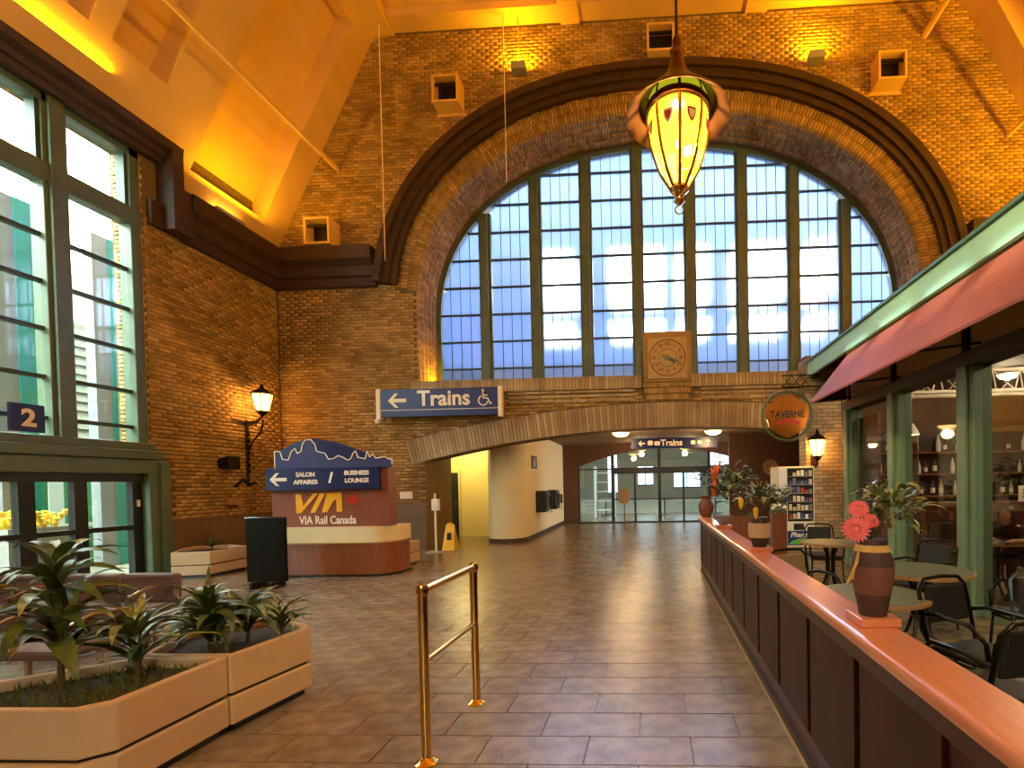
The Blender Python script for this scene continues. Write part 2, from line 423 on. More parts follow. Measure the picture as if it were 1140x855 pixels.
# dark arched moulding in two steps
def sweep(offs, y0, y1, zmin):
    mb = MB(); ts = [u for u in np.linspace(0, Ln, 220) if arcpt(np.array([u]), 0.6)[1][0] > zmin]
    rings = []
    for u in ts:
        (x0, z0), (x1, z1) = [tuple(float(q[0]) for q in arcpt(np.array([u]), o)) for o in offs]
        rings.append([(x0, y0, z0), (x1, y0, z1), (x1, y1, z1), (x0, y1, z0)])
    nb = len(mb.v)
    for r in rings: mb.v += r
    for i in range(len(rings) - 1):
        for k in range(4): mb.f.append((nb + i * 4 + k, nb + i * 4 + (k + 1) % 4, nb + (i + 1) * 4 + (k + 1) % 4, nb + (i + 1) * 4 + k))
    mb.f.append((nb, nb + 1, nb + 2, nb + 3)); e = nb + (len(rings) - 1) * 4; mb.f.append((e + 3, e + 2, e + 1, e))
    return mb
mold = struct(sweep((.46, .95), YB - .12, YB + .02, 6.42).build('trim_1', CORN), 'dark brown arched moulding framing the great window', 'trim')
for o_, y_ in (((.60, .95), .2), ((.78, .95), .29)):
    sweep(o_, YB - y_, YB - .115, 6.42).build('moulding_step', CORN, mold)

# passage arch voussoirs: each a soldier brick part
n_v = 150; span = PX1 - PX0 + .5
ang0 = math.asin((PX0 - .33 - PCX) / PR); ang1 = math.asin((PX1 + .2 - PCX) / PR)
dz0 = PZ - PR
for k in range(n_v):
    a0 = ang0 + (ang1 - ang0) * k / n_v + .0002; a1 = ang0 + (ang1 - ang0) * (k + 1) / n_v - .00025
    if PCX + PR * math.sin(a0) > 4.0: break
    d = random.uniform(.025, .035); mb = MB(); q = []
    for y in (YB - d, YB + .01):
        q += [(PCX + PR * math.sin(a0), y, dz0 + PR * math.cos(a0)), (PCX + PR * math.sin(a1), y, dz0 + PR * math.cos(a1)),
              (PCX + (PR + .58) * math.sin(a1), y, dz0 + (PR + .58) * math.cos(a1)), (PCX + (PR + .58) * math.sin(a0), y, dz0 + (PR + .58) * math.cos(a0))]
    mb.hexa(q).build('voussoir_brick', BRICKLIT, wall_back)
# sill course: each soldier brick a part
sx = AX - AA - .1
sb = MB(); sb.box(-.034, .034, -.06, .06, -.15, .15); sbm = sb.mesh('sill_brick', BRICKLIT)
while sx < 4.4:
    if not (-.17 < sx < 1.02): link_mesh('sill_brick', sbm, wall_back, (sx, YB - .03 + random.uniform(-.004, .004), SILL - .11))
    sx += .0785
# corbelled courses under the sill
for i, (z0, z1, p) in enumerate(((3.70, 3.762, .06), (3.60, 3.662, .045), (3.50, 3.562, .03))):
    for x0, x1 in ((-3.4, -.35), (1.2, 4.4)):
        xx = x0
        while xx < x1:
            MB().box(xx, min(xx + .36, x1), YB - p, YB + .01, z0, z1).build('corbel_brick', BRICKLIT, wall_back); xx += .378

# back wall lower plain stone plinth
pl = MB(); pl.box(XL + .02, PX0 - .002, YB - .05, YB + .02, 0, 1.15)
struct(pl.build('baseboard_back', mat('plinth_stone', (112, 88, 66), .6, var=.12, scale=3), None), 'plain brown stone plinth along the foot of the brick end wall', 'plinth')

# ================================================================== LEFT WALL
WY0, WY1, WZ0, WZ1 = 3.4, 8.6, 2.12, 7.66          # upper window opening
DY0, DY1, DZ1 = 3.15, 8.84, 2.11
wl = MB()
wl.box(XL - .6, XL, 8.84, YB, 0, 13.0)
wl.box(XL - .6, XL, WY1, 8.84, DZ1, 13.0)
wl.box(XL - .6, XL, WY0, WY1, WZ1, 13.0)
wl.box(XL - .6, XL, WY0 - .25, WY0, DZ1, 13.0)
wl.box(XL - .6, XL, YF, WY0 - .25, 0, 13.0)
wall_left = struct(wl.build('wall_left', MORTAR), 'brown brick side wall beside the tall green framed windows', 'wall')
bricks(wall_left, lambda u, v, h: (XL + h, u, v), WY1, YB - .02, 0.0, 6.6,
       lambda a, c, d, e: ((a > 8.86) | (d > DZ1 + .02)), BRICK)
bricks(wall_left, lambda u, v, h: (XL + h, u, v), -3.0, WY0 - .27, 0.0, 6.6, lambda a, c, d, e: a > -99, BRICK)
bricks(wall_left, lambda u, v, h: (u, WY1 - h, v), XL - .55, XL, WZ0 + .3, WZ1, lambda a, c, d, e: a > -99, BRICK, name='reveal_bricks')
struct(MB().box(XL - .01, XL + .05, 8.9, YB - .03, 0, 1.0).build('baseboard_left', MATS['plinth_stone']), 'plain brown stone plinth along the foot of the brick side wall', 'plinth')

# tall window: frames, panes
win1 = bpy.data.objects.new('window_1', None); COL.objects.link(win1); win1.location = (XL - .1, 6, WZ0)
struct(win1, 'tall green framed window of many panes filling the side wall', 'window')
FX0, FX1 = XL - .28, XL - .04
ystiles = [(8.42, 8.6), (7.16, 7.49), (5.9, 6.23), (4.64, 4.97), (3.4, 3.71)]
for y0, y1 in ystiles:
    mb = MB(); mb.box(FX0, FX1, y0, y1, WZ0, WZ1)
    if y1 - y0 > .3: mb.box(FX1, FX1 + .06, y0 + .06, y1 - .06, WZ0 + .1, WZ1)
    mb.build('mullion', GREEN, win1, bevel=.01)
MB().box(FX0, FX1 + .02, WY0, WY1, 6.3, 6.6).build('transom', GREEN, win1, bevel=.02)
MB().box(FX0, FX1, WY0, WY1, 7.52, 7.66).build('head_rail', GREEN, win1)
mb = MB(); mb.box(FX0, XL + .14, WY0 - .25, WY1 + .1, WZ0, 2.28); mb.box(FX0, XL + .06, WY0 - .2, WY1 + .04, 2.28, 2.42)
mb.build('window_sill', GREEN, win1, bevel=.02)
zr = [2.42, 2.70, 3.33, 4.07, 4.79, 5.50, 6.3]
lights_y = [(7.49, 8.42), (6.23, 7.16), (4.97, 5.9), (3.71, 4.64)]
for y0, y1 in lights_y:
    for z in zr[1:-1]:
        MB().box(XL - .2, XL - .12, y0, y1, z - .03, z + .03).build('glazing_bar', DKGREEN, win1)
    for z0, z1 in list(zip(zr[:-1], zr[1:])) + [(6.6, 7.52)]:
        MB().box(XL - .166, XL - .158, y0 + .005, y1 - .005, z0 + .03, z1 - .03).build('pane', GLASSC, win1)
    MB().box(XL - .24, XL - .08, y1 - .05, y1, 6.6, 7.52).build('sash_edge', DKGREEN, win1)
# entrance doors beneath it
dr = bpy.data.objects.new('door_1', None); COL.objects.link(dr); dr.location = (XL - .1, 6, 0)
struct(dr, 'dark glazed doors in a green surround below the tall window', 'door')
mb = MB(); mb.box(XL - .2, XL + .1, 8.46, 8.84, 0, DZ1); mb.build('jamb', GREEN, dr, bevel=.02)
MB().box(XL - .2, XL + .1, DY0, 8.46, 1.86, DZ1).build('header', GREEN, dr, bevel=.02)
MB().box(XL + .1, XL + .16, 8.62, 8.8, 0, DZ1 - .05).build('jamb_moulding', GREEN, dr, bevel=.01)
MB().box(XL - .2, XL + .1, DY0, 3.4, 0, DZ1).build('jamb', GREEN, dr, bevel=.02)
MB().box(XL - .2, XL - .02, 3.4, 8.46, 1.72, 1.86).build('head_frame', BLACK, dr)
for y0, y1 in ((8.3, 8.46), (7.42, 7.6), (6.72, 6.92), (5.9, 6.05), (5.1, 5.3), (4.2, 4.35), (3.4, 3.55)):
    MB().box(XL - .18, XL - .06, y0, y1, 0, 1.72).build('stile', BLACK, dr)
for y0, y1 in ((7.6, 8.3), (6.92, 7.42), (6.05, 6.72), (5.3, 5.9), (4.35, 5.1), (3.55, 4.2)):
    MB().box(XL - .17, XL - .07, y0, y1, .88, .96).build('rail', BLACK, dr)
    MB().box(XL - .17, XL - .07, y0, y1, 0, .1).build('rail', BLACK, dr)
    for z0, z1 in ((.1, .88), (.96, 1.72)): MB().box(XL - .125, XL - .118, y0, y1, z0, z1).build('pane', GLASSC, dr)
MB().box(XL - .06, XL - .04, 8.36, 8.41, 1.28, 1.4).build('lock_plate', SIGNW, dr)

# sign with the figure 2 by the window
sg = thing('platform_sign', 'small blue square sign with a white figure 2 on the green window', 'sign', (XL + .12, 6.7, 2.42))
MB().box(XL + .1, XL + .14, 6.52, 6.92, 2.44, 2.84).build('panel', NAVY, sg)
put_text('2', .34, SIGNW, sg, (XL + .142, 6.73, 2.63), '+X', bold=.012)

# ================================================================== CORNICE
co = MB()
cor = bpy.data.objects.new('trim_2', None); COL.objects.link(cor); struct(cor, 'dark brown cornice stepping up over the tall window', 'cornice'); cor.location = (XL, 9, 6.4)
def cornice_run(y0, y1, z0, z1, nm='cornice_run'):
    mb = MB(); h = z1 - z0
    mb.prism_y([(XL, z0), (XL + .12, z0), (XL + .14, z0 + h * .22), (XL + .2, z0 + h * .26), (XL + .22, z0 + h * .5), (XL + .34, z0 + h * .66), (XL + .36, z1), (XL, z1)], y0, y1)
    mb.build(nm, CORN, cor)
cornice_run(9.25, YB, 6.40, 7.28)
cornice_run(2.9, 9.08, 7.62, 8.02)
mb = MB(); mb.box(XL, XL + .34, 8.86, 9.08, 6.42, 7.9); mb.box(XL, XL + .1, 8.66, 8.9, 6.42, 6.88); mb.box(XL, XL + .3, 9.08, 9.3, 6.42, 7.28); mb.build('cornice_return', CORN, cor)
cornice_run(YF, 2.7, 6.40, 7.28)
MB().box(XL, XL + .34, 2.7, 2.9, 6.42, 8.0).build('cornice_return', CORN, cor)
def back_cornice(x0, x1):
    mb = MB(); z0, z1 = 6.4, 7.28; h = z1 - z0
    mb.prism_x([(YB, z0), (YB - .12, z0), (YB - .14, z0 + h * .22), (YB - .2, z0 + h * .26), (YB - .22, z0 + h * .5), (YB - .34, z0 + h * .66), (YB - .36, z1), (YB, z1)], x0, x1)
    return mb
back_cornice(XL + .1, AX - 6.9).build('cornice_run', CORN, cor)
corr = bpy.data.objects.new('trim_3', None); COL.objects.link(corr); struct(corr, 'dark brown cornice beside the arch above the restaurant', 'cornice'); corr.location = (XR, 9, 6.4)
back_cornice(AX + 6.9, XR).build('cornice_run', CORN, corr)
mb = MB(); mb.box(XR - .36, XR, YF, YB, 6.4, 7.28); mb.build('cornice_run', CORN, corr)

# ================================================================== RIGHT and REAR WALLS
wr = MB(); wr.box(XR, XR + .5, YF, YB, 0, 13.0)
wall_right = struct(wr.build('wall_right', BRICK), 'brick side wall above the restaurant roof', 'wall')
wf = MB(); wf.box(XL - .6, -1.5, YF - .5, YF, 0, 13); wf.box(2.2, XR + .5, YF - .5, YF, 0, 13); wf.box(-1.5, 2.2, YF - .5, YF, 0, 4.0); wf.box(-1.5, 2.2, YF - .5, YF, 6.5, 13)
wall_front = struct(wf.build('wall_front', BRICK), 'brick end wall of the hall with a window opening added for fill light', 'wall')
fill_win = bpy.data.objects.new('window_2', None); COL.objects.link(fill_win); fill_win.location = (.35, YF - .2, 3); struct(fill_win, 'unseen window added in the opposite end wall for fill light', 'window')  # window behind the camera, put in to give frontal fill
for k in range(9):
    x = -1.5 + k * 3.7 / 8; MB().box(x - .05, x + .05, YF - .3, YF - .1, 4, 6.5).build('mullion', GREEN, fill_win)
for k in range(8):
    x = -1.5 + k * 3.7 / 8; MB().box(x + .05, x + 3.7 / 8 - .05, YF - .21, YF - .2, 4, 6.5).build('pane', GLASSC, fill_win)

# ================================================================== CEILING
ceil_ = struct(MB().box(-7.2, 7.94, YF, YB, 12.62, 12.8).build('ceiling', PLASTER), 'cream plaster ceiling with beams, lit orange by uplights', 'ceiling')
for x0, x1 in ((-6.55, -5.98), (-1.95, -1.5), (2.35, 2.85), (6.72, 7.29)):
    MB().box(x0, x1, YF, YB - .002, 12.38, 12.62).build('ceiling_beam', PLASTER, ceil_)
for y0, y1 in ((11.35, 11.8), (8.4, 9.3), (2.7, 3.87), (-3.2, -2.0)):
    MB().box(-5.98, 6.72, y0, y1, 12.44, 12.62).build('cross_beam', PLASTER, ceil_)
SB, SD = np.array([-9.1, 7.28]), np.array([2.65, 5.15]); SLn = float(np.hypot(*SD)); SD = SD / SLn; SNn = np.array([SD[1], -SD[0]])
def slope_pt(y, s, h, mirror):
    x, z = SB + SD * s + SNn * h
    return ((2 * CX - x) if mirror else float(x), y, float(z))
def slope_box(y0, y1, s0, s1, h0, h1, mirror):
    p = []
    for h in (h0, h1):
        p += [slope_pt(y0, s0, h, mirror), slope_pt(y1, s0, h, mirror), slope_pt(y1, s1, h, mirror), slope_pt(y0, s1, h, mirror)]
    return MB().hexa(p)
SW = .81
for mirror in (False, True):
    sb0 = slope_box(YF, 2.9 if not mirror else YB, -.2, SLn + .2, -.7, -.42, mirror)
    if not mirror:
        for q in (slope_box(2.9, 9.08, SW, SLn + .2, -.7, -.42, False), slope_box(9.08, YB, -.2, SLn + .2, -.7, -.42, False)): sb0.add(q.v, q.f)
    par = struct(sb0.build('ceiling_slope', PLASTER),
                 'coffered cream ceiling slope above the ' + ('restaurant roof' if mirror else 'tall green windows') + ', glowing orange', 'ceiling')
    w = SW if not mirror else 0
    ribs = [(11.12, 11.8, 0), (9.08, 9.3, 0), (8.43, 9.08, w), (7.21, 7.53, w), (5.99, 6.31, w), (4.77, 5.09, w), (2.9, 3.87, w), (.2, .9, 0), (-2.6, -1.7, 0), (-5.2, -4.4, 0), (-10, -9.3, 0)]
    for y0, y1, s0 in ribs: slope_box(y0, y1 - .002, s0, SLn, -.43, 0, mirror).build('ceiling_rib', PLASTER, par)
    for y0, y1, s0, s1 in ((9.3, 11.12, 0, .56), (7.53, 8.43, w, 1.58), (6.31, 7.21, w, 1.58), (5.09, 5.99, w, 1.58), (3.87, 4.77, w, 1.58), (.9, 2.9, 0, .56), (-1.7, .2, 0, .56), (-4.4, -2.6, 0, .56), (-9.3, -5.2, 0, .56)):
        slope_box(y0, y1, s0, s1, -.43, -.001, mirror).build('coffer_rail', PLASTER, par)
        slope_box(y0, y1, SLn - .35, SLn, -.43, -.001, mirror).build('coffer_rail', PLASTER, par)
# ================================================================== BIG ARCHED WINDOW
w3 = bpy.data.objects.new('window_3', None); COL.objects.link(w3); w3.location = (AX, YW, SILL); struct(w3, 'great arched window of pale blue panes between green mullions', 'window')
fr = MB()
us = [u for u in np.linspace(0, Ln, 200)]
rings = []
for u in us:
    (x0, z0), (x1, z1) = [tuple(float(q[0]) for q in arcpt(np.array([u]), o)) for o in (-.09, .02)]
    rings.append([(x0, YW - .09, z0), (x1, YW - .09, z1), (x1, YW + .1, z1), (x0, YW + .1, z0)])
for r in rings: fr.v += r
for i in range(len(rings) - 1):
    for k in range(4): fr.f.append((i * 4 + k, i * 4 + (k + 1) % 4, (i + 1) * 4 + (k + 1) % 4, (i + 1) * 4 + k))
fr.build('window_frame', GREEN, w3)
mul = [-4.32, -2.96, -1.62, -0.27, 1.1, 2.44, 3.76, 5.06]
for x in mul:
    zt = min(sup(x - .16, AA, AB, AN), sup(x + .16, AA, AB, AN)) + .02
    mb = MB(); mb.box(x - .165, x + .165, YW - .06, YW + .1, SILL, zt); mb.box(x - .10, x + .10, YW - .16, YW - .06, SILL, zt - .05)
    mb.build('mullion', GREEN, w3, bevel=.012)
edges = [AX - AA + .07] + mul + [AX + AA - .07]
rows = [SILL] + [4.66 + .72 * k for k in range(-0, 9)]
for i in range(9):
    x0 = edges[i] + (.165 if i else 0); x1 = edges[i + 1] - (.165 if i < 8 else 0)
    for z in rows[1:]:
        a, c = x0, x1
        # shorten where the arch cuts the row
        while a < c and sup(a, AA, AB, AN) - .05 < z: a += .02
        while c > a and sup(c, AA, AB, AN) - .05 < z: c -= .02
        if c - a > .1: MB().box(a, c, YW - .02, YW + .06, z - .022, z + .022).build('glazing_bar', DKGREEN, w3)
    nc = 4; wd = (x1 - x0) / nc
    zmax = max(sup(x0, AA, AB, AN), sup(x1, AA, AB, AN), sup((x0 + x1) / 2, AA, AB, AN)) - .05
    for k in range(1, nc):
        x = x0 + k * wd; MB().box(x - .007, x + .007, YW - .005, YW + .03, SILL, sup(x, AA, AB, AN) - .05).build('lead_line', BLACK, w3)
    rz = rows + [20]
    for z0, z1 in zip(rz[:-1], rz[1:]):
        for k in range(nc):
            a, c = x0 + k * wd, x0 + (k + 1) * wd
            ta, tc = min(z1, sup(a, AA, AB, AN) - .04), min(z1, sup(c, AA, AB, AN) - .04)
            if ta <= z0 + .03 and tc <= z0 + .03: continue
            ta, tc = max(ta, z0 + .001), max(tc, z0 + .001)
            mb = MB(); mb.prism_y([(a, z0), (c, z0), (c, tc), (a, ta)], YW + .012, YW + .018); mb.build('pane', GLASSF, w3)
MB().box(AX - AA, AX + AA, YB + .1, YW + .1, SILL, SILL + .03).build('window_sill', mat('sill_stone', (120, 96, 70), .7, var=.1), w3)

# outer glazed corridor seen through the frosted panes
BW = mat('corridor_wall', (186, 208, 238), .8, var=.03)
ow = MB(); ox = [-9, -6.6, -5.4, -2.9, -1.6, -.1, 2.0, 3.7, 5.1, 7.2, 12]; YO = 17.4
def owin(x): return any(a < x < c for a, c in ((-4.0, -2.55), (-1.35, .55), (.95, 2.1), (2.85, 4.65), (5.3, 6.2)))
zz = [(3.9, 6.3, 0), (6.3, 7.15, 1), (7.15, 7.7, 0), (7.7, 9.6, 1), (9.6, 13.6, 0)]
xx = [-9, -4.0, -2.55, -1.35, .55, .95, 2.1, 2.85, 4.65, 5.3, 6.2, 12]
for z0, z1, w in zz:
    for a, c in zip(xx[:-1], xx[1:]):
        if w and owin((a + c) / 2): continue
        ow.box(a, c, YO, YO + .2, z0, z1)
ow.box(-9, 12, 13.4, YO + .2, 3.82, 3.95); ow.box(-9, 12, 13.4, 14.6, 13.6, 13.75); ow.box(-9, 12, 15.7, YO + .2, 13.6, 13.75); ow.box(-9.2, -9, 13.4, YO + .2, 3.82, 13.7); ow.box(12, 12.2, 13.4, YO + .2, 3.82, 13.7)  # roof and its open gap are unseen, shaped to set the corridor's light level
struct(MB().box(-9, 12, YO - .05, YO, 3.95, 5.7).build('wall_warm_light', mat('corridor_warm_light', (150, 138, 120), .8, var=.1, scale=1)), 'grey beige band painted as warm light low on the wall behind the frosted window', 'painted band')  # beige colour stands for warm light on the lower corridor wall
struct(ow.build('wall_corridor', BW), 'pale outer wall with bright openings behind the frosted window', 'wall')

# ================================================================== COURT outside the tall window
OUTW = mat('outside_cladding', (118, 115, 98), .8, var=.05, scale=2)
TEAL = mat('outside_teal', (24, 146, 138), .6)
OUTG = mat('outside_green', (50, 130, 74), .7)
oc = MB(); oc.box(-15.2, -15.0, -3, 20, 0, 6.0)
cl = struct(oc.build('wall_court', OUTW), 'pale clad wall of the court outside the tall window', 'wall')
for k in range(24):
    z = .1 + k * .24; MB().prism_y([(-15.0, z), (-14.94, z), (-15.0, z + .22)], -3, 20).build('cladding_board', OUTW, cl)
struct(MB().box(-15.4, XL - .61, -3, 20, -.1, -.005).build('floor_court', mat('court_paving', (110, 104, 84), .8, var=.1)), 'pale paving of the court outside', 'floor')
struct(MB().box(-31, -30, -20, 40, 0, 13.0).build('wall_sun_block', OUTW), 'tall pale block added across the street to cut off the sun', 'wall')  # invented block that keeps the sun off the lower window panes
struct(MB().box(-60, -15.5, -30, 60, -.2, -.1).build('floor_street', GREY), 'grey street outside', 'street')
for i, y in enumerate((10.0, 8.45, 6.9)):
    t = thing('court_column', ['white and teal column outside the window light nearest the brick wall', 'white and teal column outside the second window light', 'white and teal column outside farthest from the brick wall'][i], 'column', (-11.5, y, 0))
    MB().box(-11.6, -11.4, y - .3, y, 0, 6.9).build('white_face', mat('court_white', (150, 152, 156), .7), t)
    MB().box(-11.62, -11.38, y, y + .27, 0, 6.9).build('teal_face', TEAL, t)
u = thing('patio_umbrella', 'closed mint green patio umbrella outside the tall window', 'umbrella', (-12.2, 11.0, 0))
MB().tube([(-12.2, 11.0, 0), (-12.2, 11.0, 5.0)], .03).build('pole', WHITE, u)
MB().lathe([(.22, 3.4), (.2, 3.6), (.12, 4.3), (.05, 4.9)], (-12.2, 11.0, 0), 12).build('canopy', MINT, u)
MB().lathe([(.3, 0), (.3, .1), (.05, .12)], (-12.2, 11.0, 0), 16).build('base', GREY, u)
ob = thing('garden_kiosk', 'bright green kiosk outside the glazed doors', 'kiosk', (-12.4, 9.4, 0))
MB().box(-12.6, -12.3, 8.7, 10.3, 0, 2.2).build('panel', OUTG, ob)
MB().box(-12.3, -12.27, 9.5, 9.75, .9, 2.2).build('white_post', WHITE, ob)
MB().box(-12.3, -12.26, 8.7, 10.3, .8, .9).build('counter', WHITE, ob)
yf = thing('yellow_flower_bed', 'bright yellow flowers seen through the glazed doors', 'flowers', (-10.9, 8.1, 0))
MB().box(-11.1, -10.7, 7.7, 8.6, 0, .95).build('box', GREY, yf)
fb = MB()
for k in range(60):
    x, y = random.uniform(-11.1, -10.7), random.uniform(7.7, 8.55); z = random.uniform(.95, 1.25)
    fb.lathe([(.01, -.1), (.05, 0), (.03, .02)], (x, y, z), 6)
stuff(fb.build('blooms', YELLOWF, yf))

# ================================================================== PASSAGE under the arch
PW = 19.0
pc = MB(); pc.box(-7.2, 9.0, YW + .25, PW + .2, 3.02, 3.12); pc.box(PX0, PX1, 12.4, YW + .25, 3.02, 3.1)
struct(pc.build('ceiling_passage', mat('passage_ceiling', (120, 92, 64), .8, var=.06)), 'low brown ceiling of the passage to the trains', 'ceiling')
LWALL = mat('passage_white', (226, 206, 160), .7, var=.03)
# left white wall with rounded end
pts = [(-3.42, PW)]
for k in range(0, 19):
    a = -k * PI / 18; pts.append((-3.92 + .53 * math.cos(a) , 13.35 + .53 * math.sin(a)))
pts += [(-4.45, PW)]
struct(MB().prism_z(pts, .12, 3.02).build('wall_rounded', LWALL, smooth=True), 'cream wall with a rounded end beside the passage', 'wall')
pts2 = [(x + (.01 if x > -3.9 else -.01), y - .012) for x, y in pts]
struct(MB().prism_z(pts2, 0, .12).build('baseboard_rounded', mat('base_dark', (60, 46, 36), .5)), 'dark skirting around the rounded cream wall', 'skirting')
aw = MB(); aw.box(-6.4, -4.45, 14.75, 14.9, 0, 3.02); aw.box(-6.5, -6.4, 12.4, 14.9, 0, 3.02); aw.box(-6.4, PX0, 13.3, 13.4, 2.4, 3.02)
struct(aw.build('wall_alcove', mat('alcove_yellow', (236, 220, 150), .7)), 'yellow lit wall of the alcove left of the rounded wall', 'wall')
d2 = bpy.data.objects.new('door_2', None); COL.objects.link(d2); d2.location = (-6.1, 14.7, 0); struct(d2, 'dark blue door in the yellow lit alcove', 'door')
MB().box(-6.36, -5.84, 14.69, 14.74, 0, 1.94).build('leaf', mat('door_blue', (26, 38, 56), .4), d2)
MB().box(-5.84, -5.78, 14.67, 14.75, 0, 2.0).build('frame', LWALL, d2)
MB().box(-6.2, -6.0, 14.68, 14.69, 1.3, 1.62).build('pane', BLACKG, d2)
MB().tube([(-5.92, 14.66, .95), (-5.92, 14.66, 1.1)], .015).build('handle', STEEL, d2)
point('alcove_lamp_light', (-5.5, 13.9, 2.7), 38, (1.0, .85, .38), .12)
al = thing('alcove_lamp', 'small ceiling lamp glowing in the yellow alcove', 'lamp', (-5.5, 13.9, 2.9))
MB().box(-5.9, -5.1, 13.8, 14.0, 2.9, 3.0).build('housing', WHITE, al)
MB().box(-5.85, -5.15, 13.83, 13.97, 2.86, 2.9).build('diffuser', emis('lamp_yellow', (255, 230, 120), 4), al)
# brown end wall with arched glazed doors
ex0, ex1 = -2.82, 3.9
def endz(x): return 2.85 - (x - .52) ** 2 * .06
ew = MB()
ew.box(-7, ex0, PW, PW + .2, 0, 3.02); ew.box(ex1, 9, PW, PW + .2, 0, 3.02)
ex = np.linspace(ex0, ex1, 25)
for a, c in zip(ex[:-1], ex[1:]): slab(ew, a, c, endz(a), endz(c), 3.02, 3.02, PW, PW + .2)
struct(ew.build('wall_passage_end', DKBROWN), 'brown end wall of the passage around the glazed doors', 'wall')
pr_ = MB(); pr_.box(2.5, 9, 16.0, 16.15, 0, 3.02)
struct(pr_.build('wall_cafe', DKBROWN), 'brown wall carrying the coffee counter sign', 'wall')
struct(MB().box(PX1, PX1 + .2, YW + .2, 16.0, 0, 3.02).build('wall_passage_right', DKBROWN), 'brown side wall of the passage', 'wall')
d3 = bpy.data.objects.new('door_3', None); COL.objects.link(d3); d3.location = (0, PW, 0); struct(d3, 'row of dark framed glass sliding doors at the end of the passage', 'door')
for x in (ex0, -1.5, -.64, .3, 1.22, 2.2, 3.0):
    w = .06 if x in (-1.5, .3, 2.2) else .04
    MB().box(x - w, x + w, PW + .02, PW + .12, 0, (endz(x) if x in (ex0, -1.5, .3, 2.2) else 1.95)).build('frame_post', BLACK, d3)
MB().box(-1.5, 2.2, PW - .02, PW + .16, 1.88, 2.12).build('header', BLACK, d3)
MB().box(ex0, -1.5, PW + .03, PW + .11, 2.05, 2.1).build('rail', BLACK, d3)
MB().box(ex0, ex1, PW + .03, PW + .11, 0, .05).build('threshold', BLACK, d3)
for x0, x1 in ((-1.5, -.64), (-.64, .3), (.3, 1.22), (1.22, 2.2)):
    MB().box(x0, x1, PW + .04, PW + .1, .88, .93).build('rail', BLACK, d3)
    MB().box(x0, x1, PW + .066, PW + .072, .05, 1.88).build('pane', GLASSC, d3)
    MB().prism_y([(x0, 2.12), (x1, 2.12), (x1, endz(x1)), (x0, endz(x0))], PW + .066, PW + .072).build('pane', GLASSC, d3)
MB().prism_y([(ex0, .05), (-1.5, .05), (-1.5, endz(-1.5)), (ex0, endz(ex0))], PW + .066, PW + .072).build('pane', GLASSC, d3)
MB().box(2.2, ex1, PW + .066, PW + .072, .05, 2.0).build('pane', GLASSC, d3)
# far hall
fh = MB(); fh.box(-12, 12, 33, 33.2, 0, 7); fh.box(-12, -11.8, PW + .2, 33, 0, 7); fh.box(11.8, 12, PW + .2, 33, 0, 7)
struct(fh.build('wall_far', mat('far_wall', (132, 122, 102), .8, var=.1)), 'pale walls of the hall beyond the sliding doors', 'wall')
struct(MB().box(-12, 12, PW + .2, 33, 7, 7.1).build('ceiling_far', mat('far_ceiling', (120, 108, 88), .8)), 'ceiling of the hall beyond the sliding doors', 'ceiling')
st = bpy.data.objects.new('trim_4', None); COL.objects.link(st); st.location = (0, 25, 0); struct(st, 'low wide steps beyond the sliding doors', 'steps')
for k in range(4): MB().box(-6, 7, 25 + k * .45, 27.2, k * .17, (k + 1) * .17 - .01).build('step', mat('far_step', (150, 146, 128), .7, var=.06), st)
WLIT = emis('lit_window', (200, 222, 255), 2.2)
for i, (x0, x1, z0, z1, nm) in enumerate(((-2.9, -2.3, .9, 3.6, 'tall bright window at the left of the far hall'), (1.5, 3.2, 1.2, 2.4, 'wide bright window in the middle of the far hall'), (3.9, 5.2, 2.6, 3.6, 'high bright window at the right of the far hall'), (-.9, .1, 1.4, 2.6, 'small bright window left of middle in the far hall'))):
    w = bpy.data.objects.new('window_%d' % (i + 4), None); COL.objects.link(w); w.location = (x0, 32.9, z0); struct(w, nm, 'window')
    MB().box(x0, x1, 32.95, 33, z0, z1).build('pane', WLIT, w)
    mb = MB(); mb.box(x0 - .06, x1 + .06, 32.9, 32.97, z1, z1 + .06); mb.box(x0 - .06, x1 + .06, 32.9, 32.97, z0 - .06, z0); mb.box((x0 + x1) / 2 - .03, (x0 + x1) / 2 + .03, 32.9, 32.97, z0, z1)
    mb.build('frame', BLACK, w)
rk = thing('display_rack', 'white lit display rack at the left beyond the doors', 'rack', (-2.3, 22.4, 0))
MB().box(-2.6, -2.5, 22.2, 22.6, 0, 2.3).build('side_panel', WHITE, rk); MB().box(-1.75, -1.65, 22.2, 22.6, 0, 2.3).build('side_panel', WHITE, rk)
for k in range(5): MB().box(-2.5, -1.75, 22.2, 22.6, .3 + k * .42, .34 + k * .42).build('shelf', WHITE, rk)
for i, x in enumerate((-2.2, .6, 3.0)):
    t = thing('cafe_table', ['small dark table at left beyond the sliding doors', 'small dark table in the middle beyond the sliding doors', 'small dark table at right beyond the sliding doors'][i], 'table', (x, 23.5, 0))
    MB().lathe([(.45, .72), (.45, .75)], (x, 23.5, 0), 20).build('tabletop', BLACK, t); MB().tube([(x, 23.5, .03), (x, 23.5, .72)], .035).build('post', BLACK, t); MB().lathe([(.25, 0), (.25, .03)], (x, 23.5, 0), 16).build('base', BLACK, t)
area('far_hall_lamp', (0, 25.5, 6.8), (0, 0, -1), 10, 8, 210, (1, .88, .72))

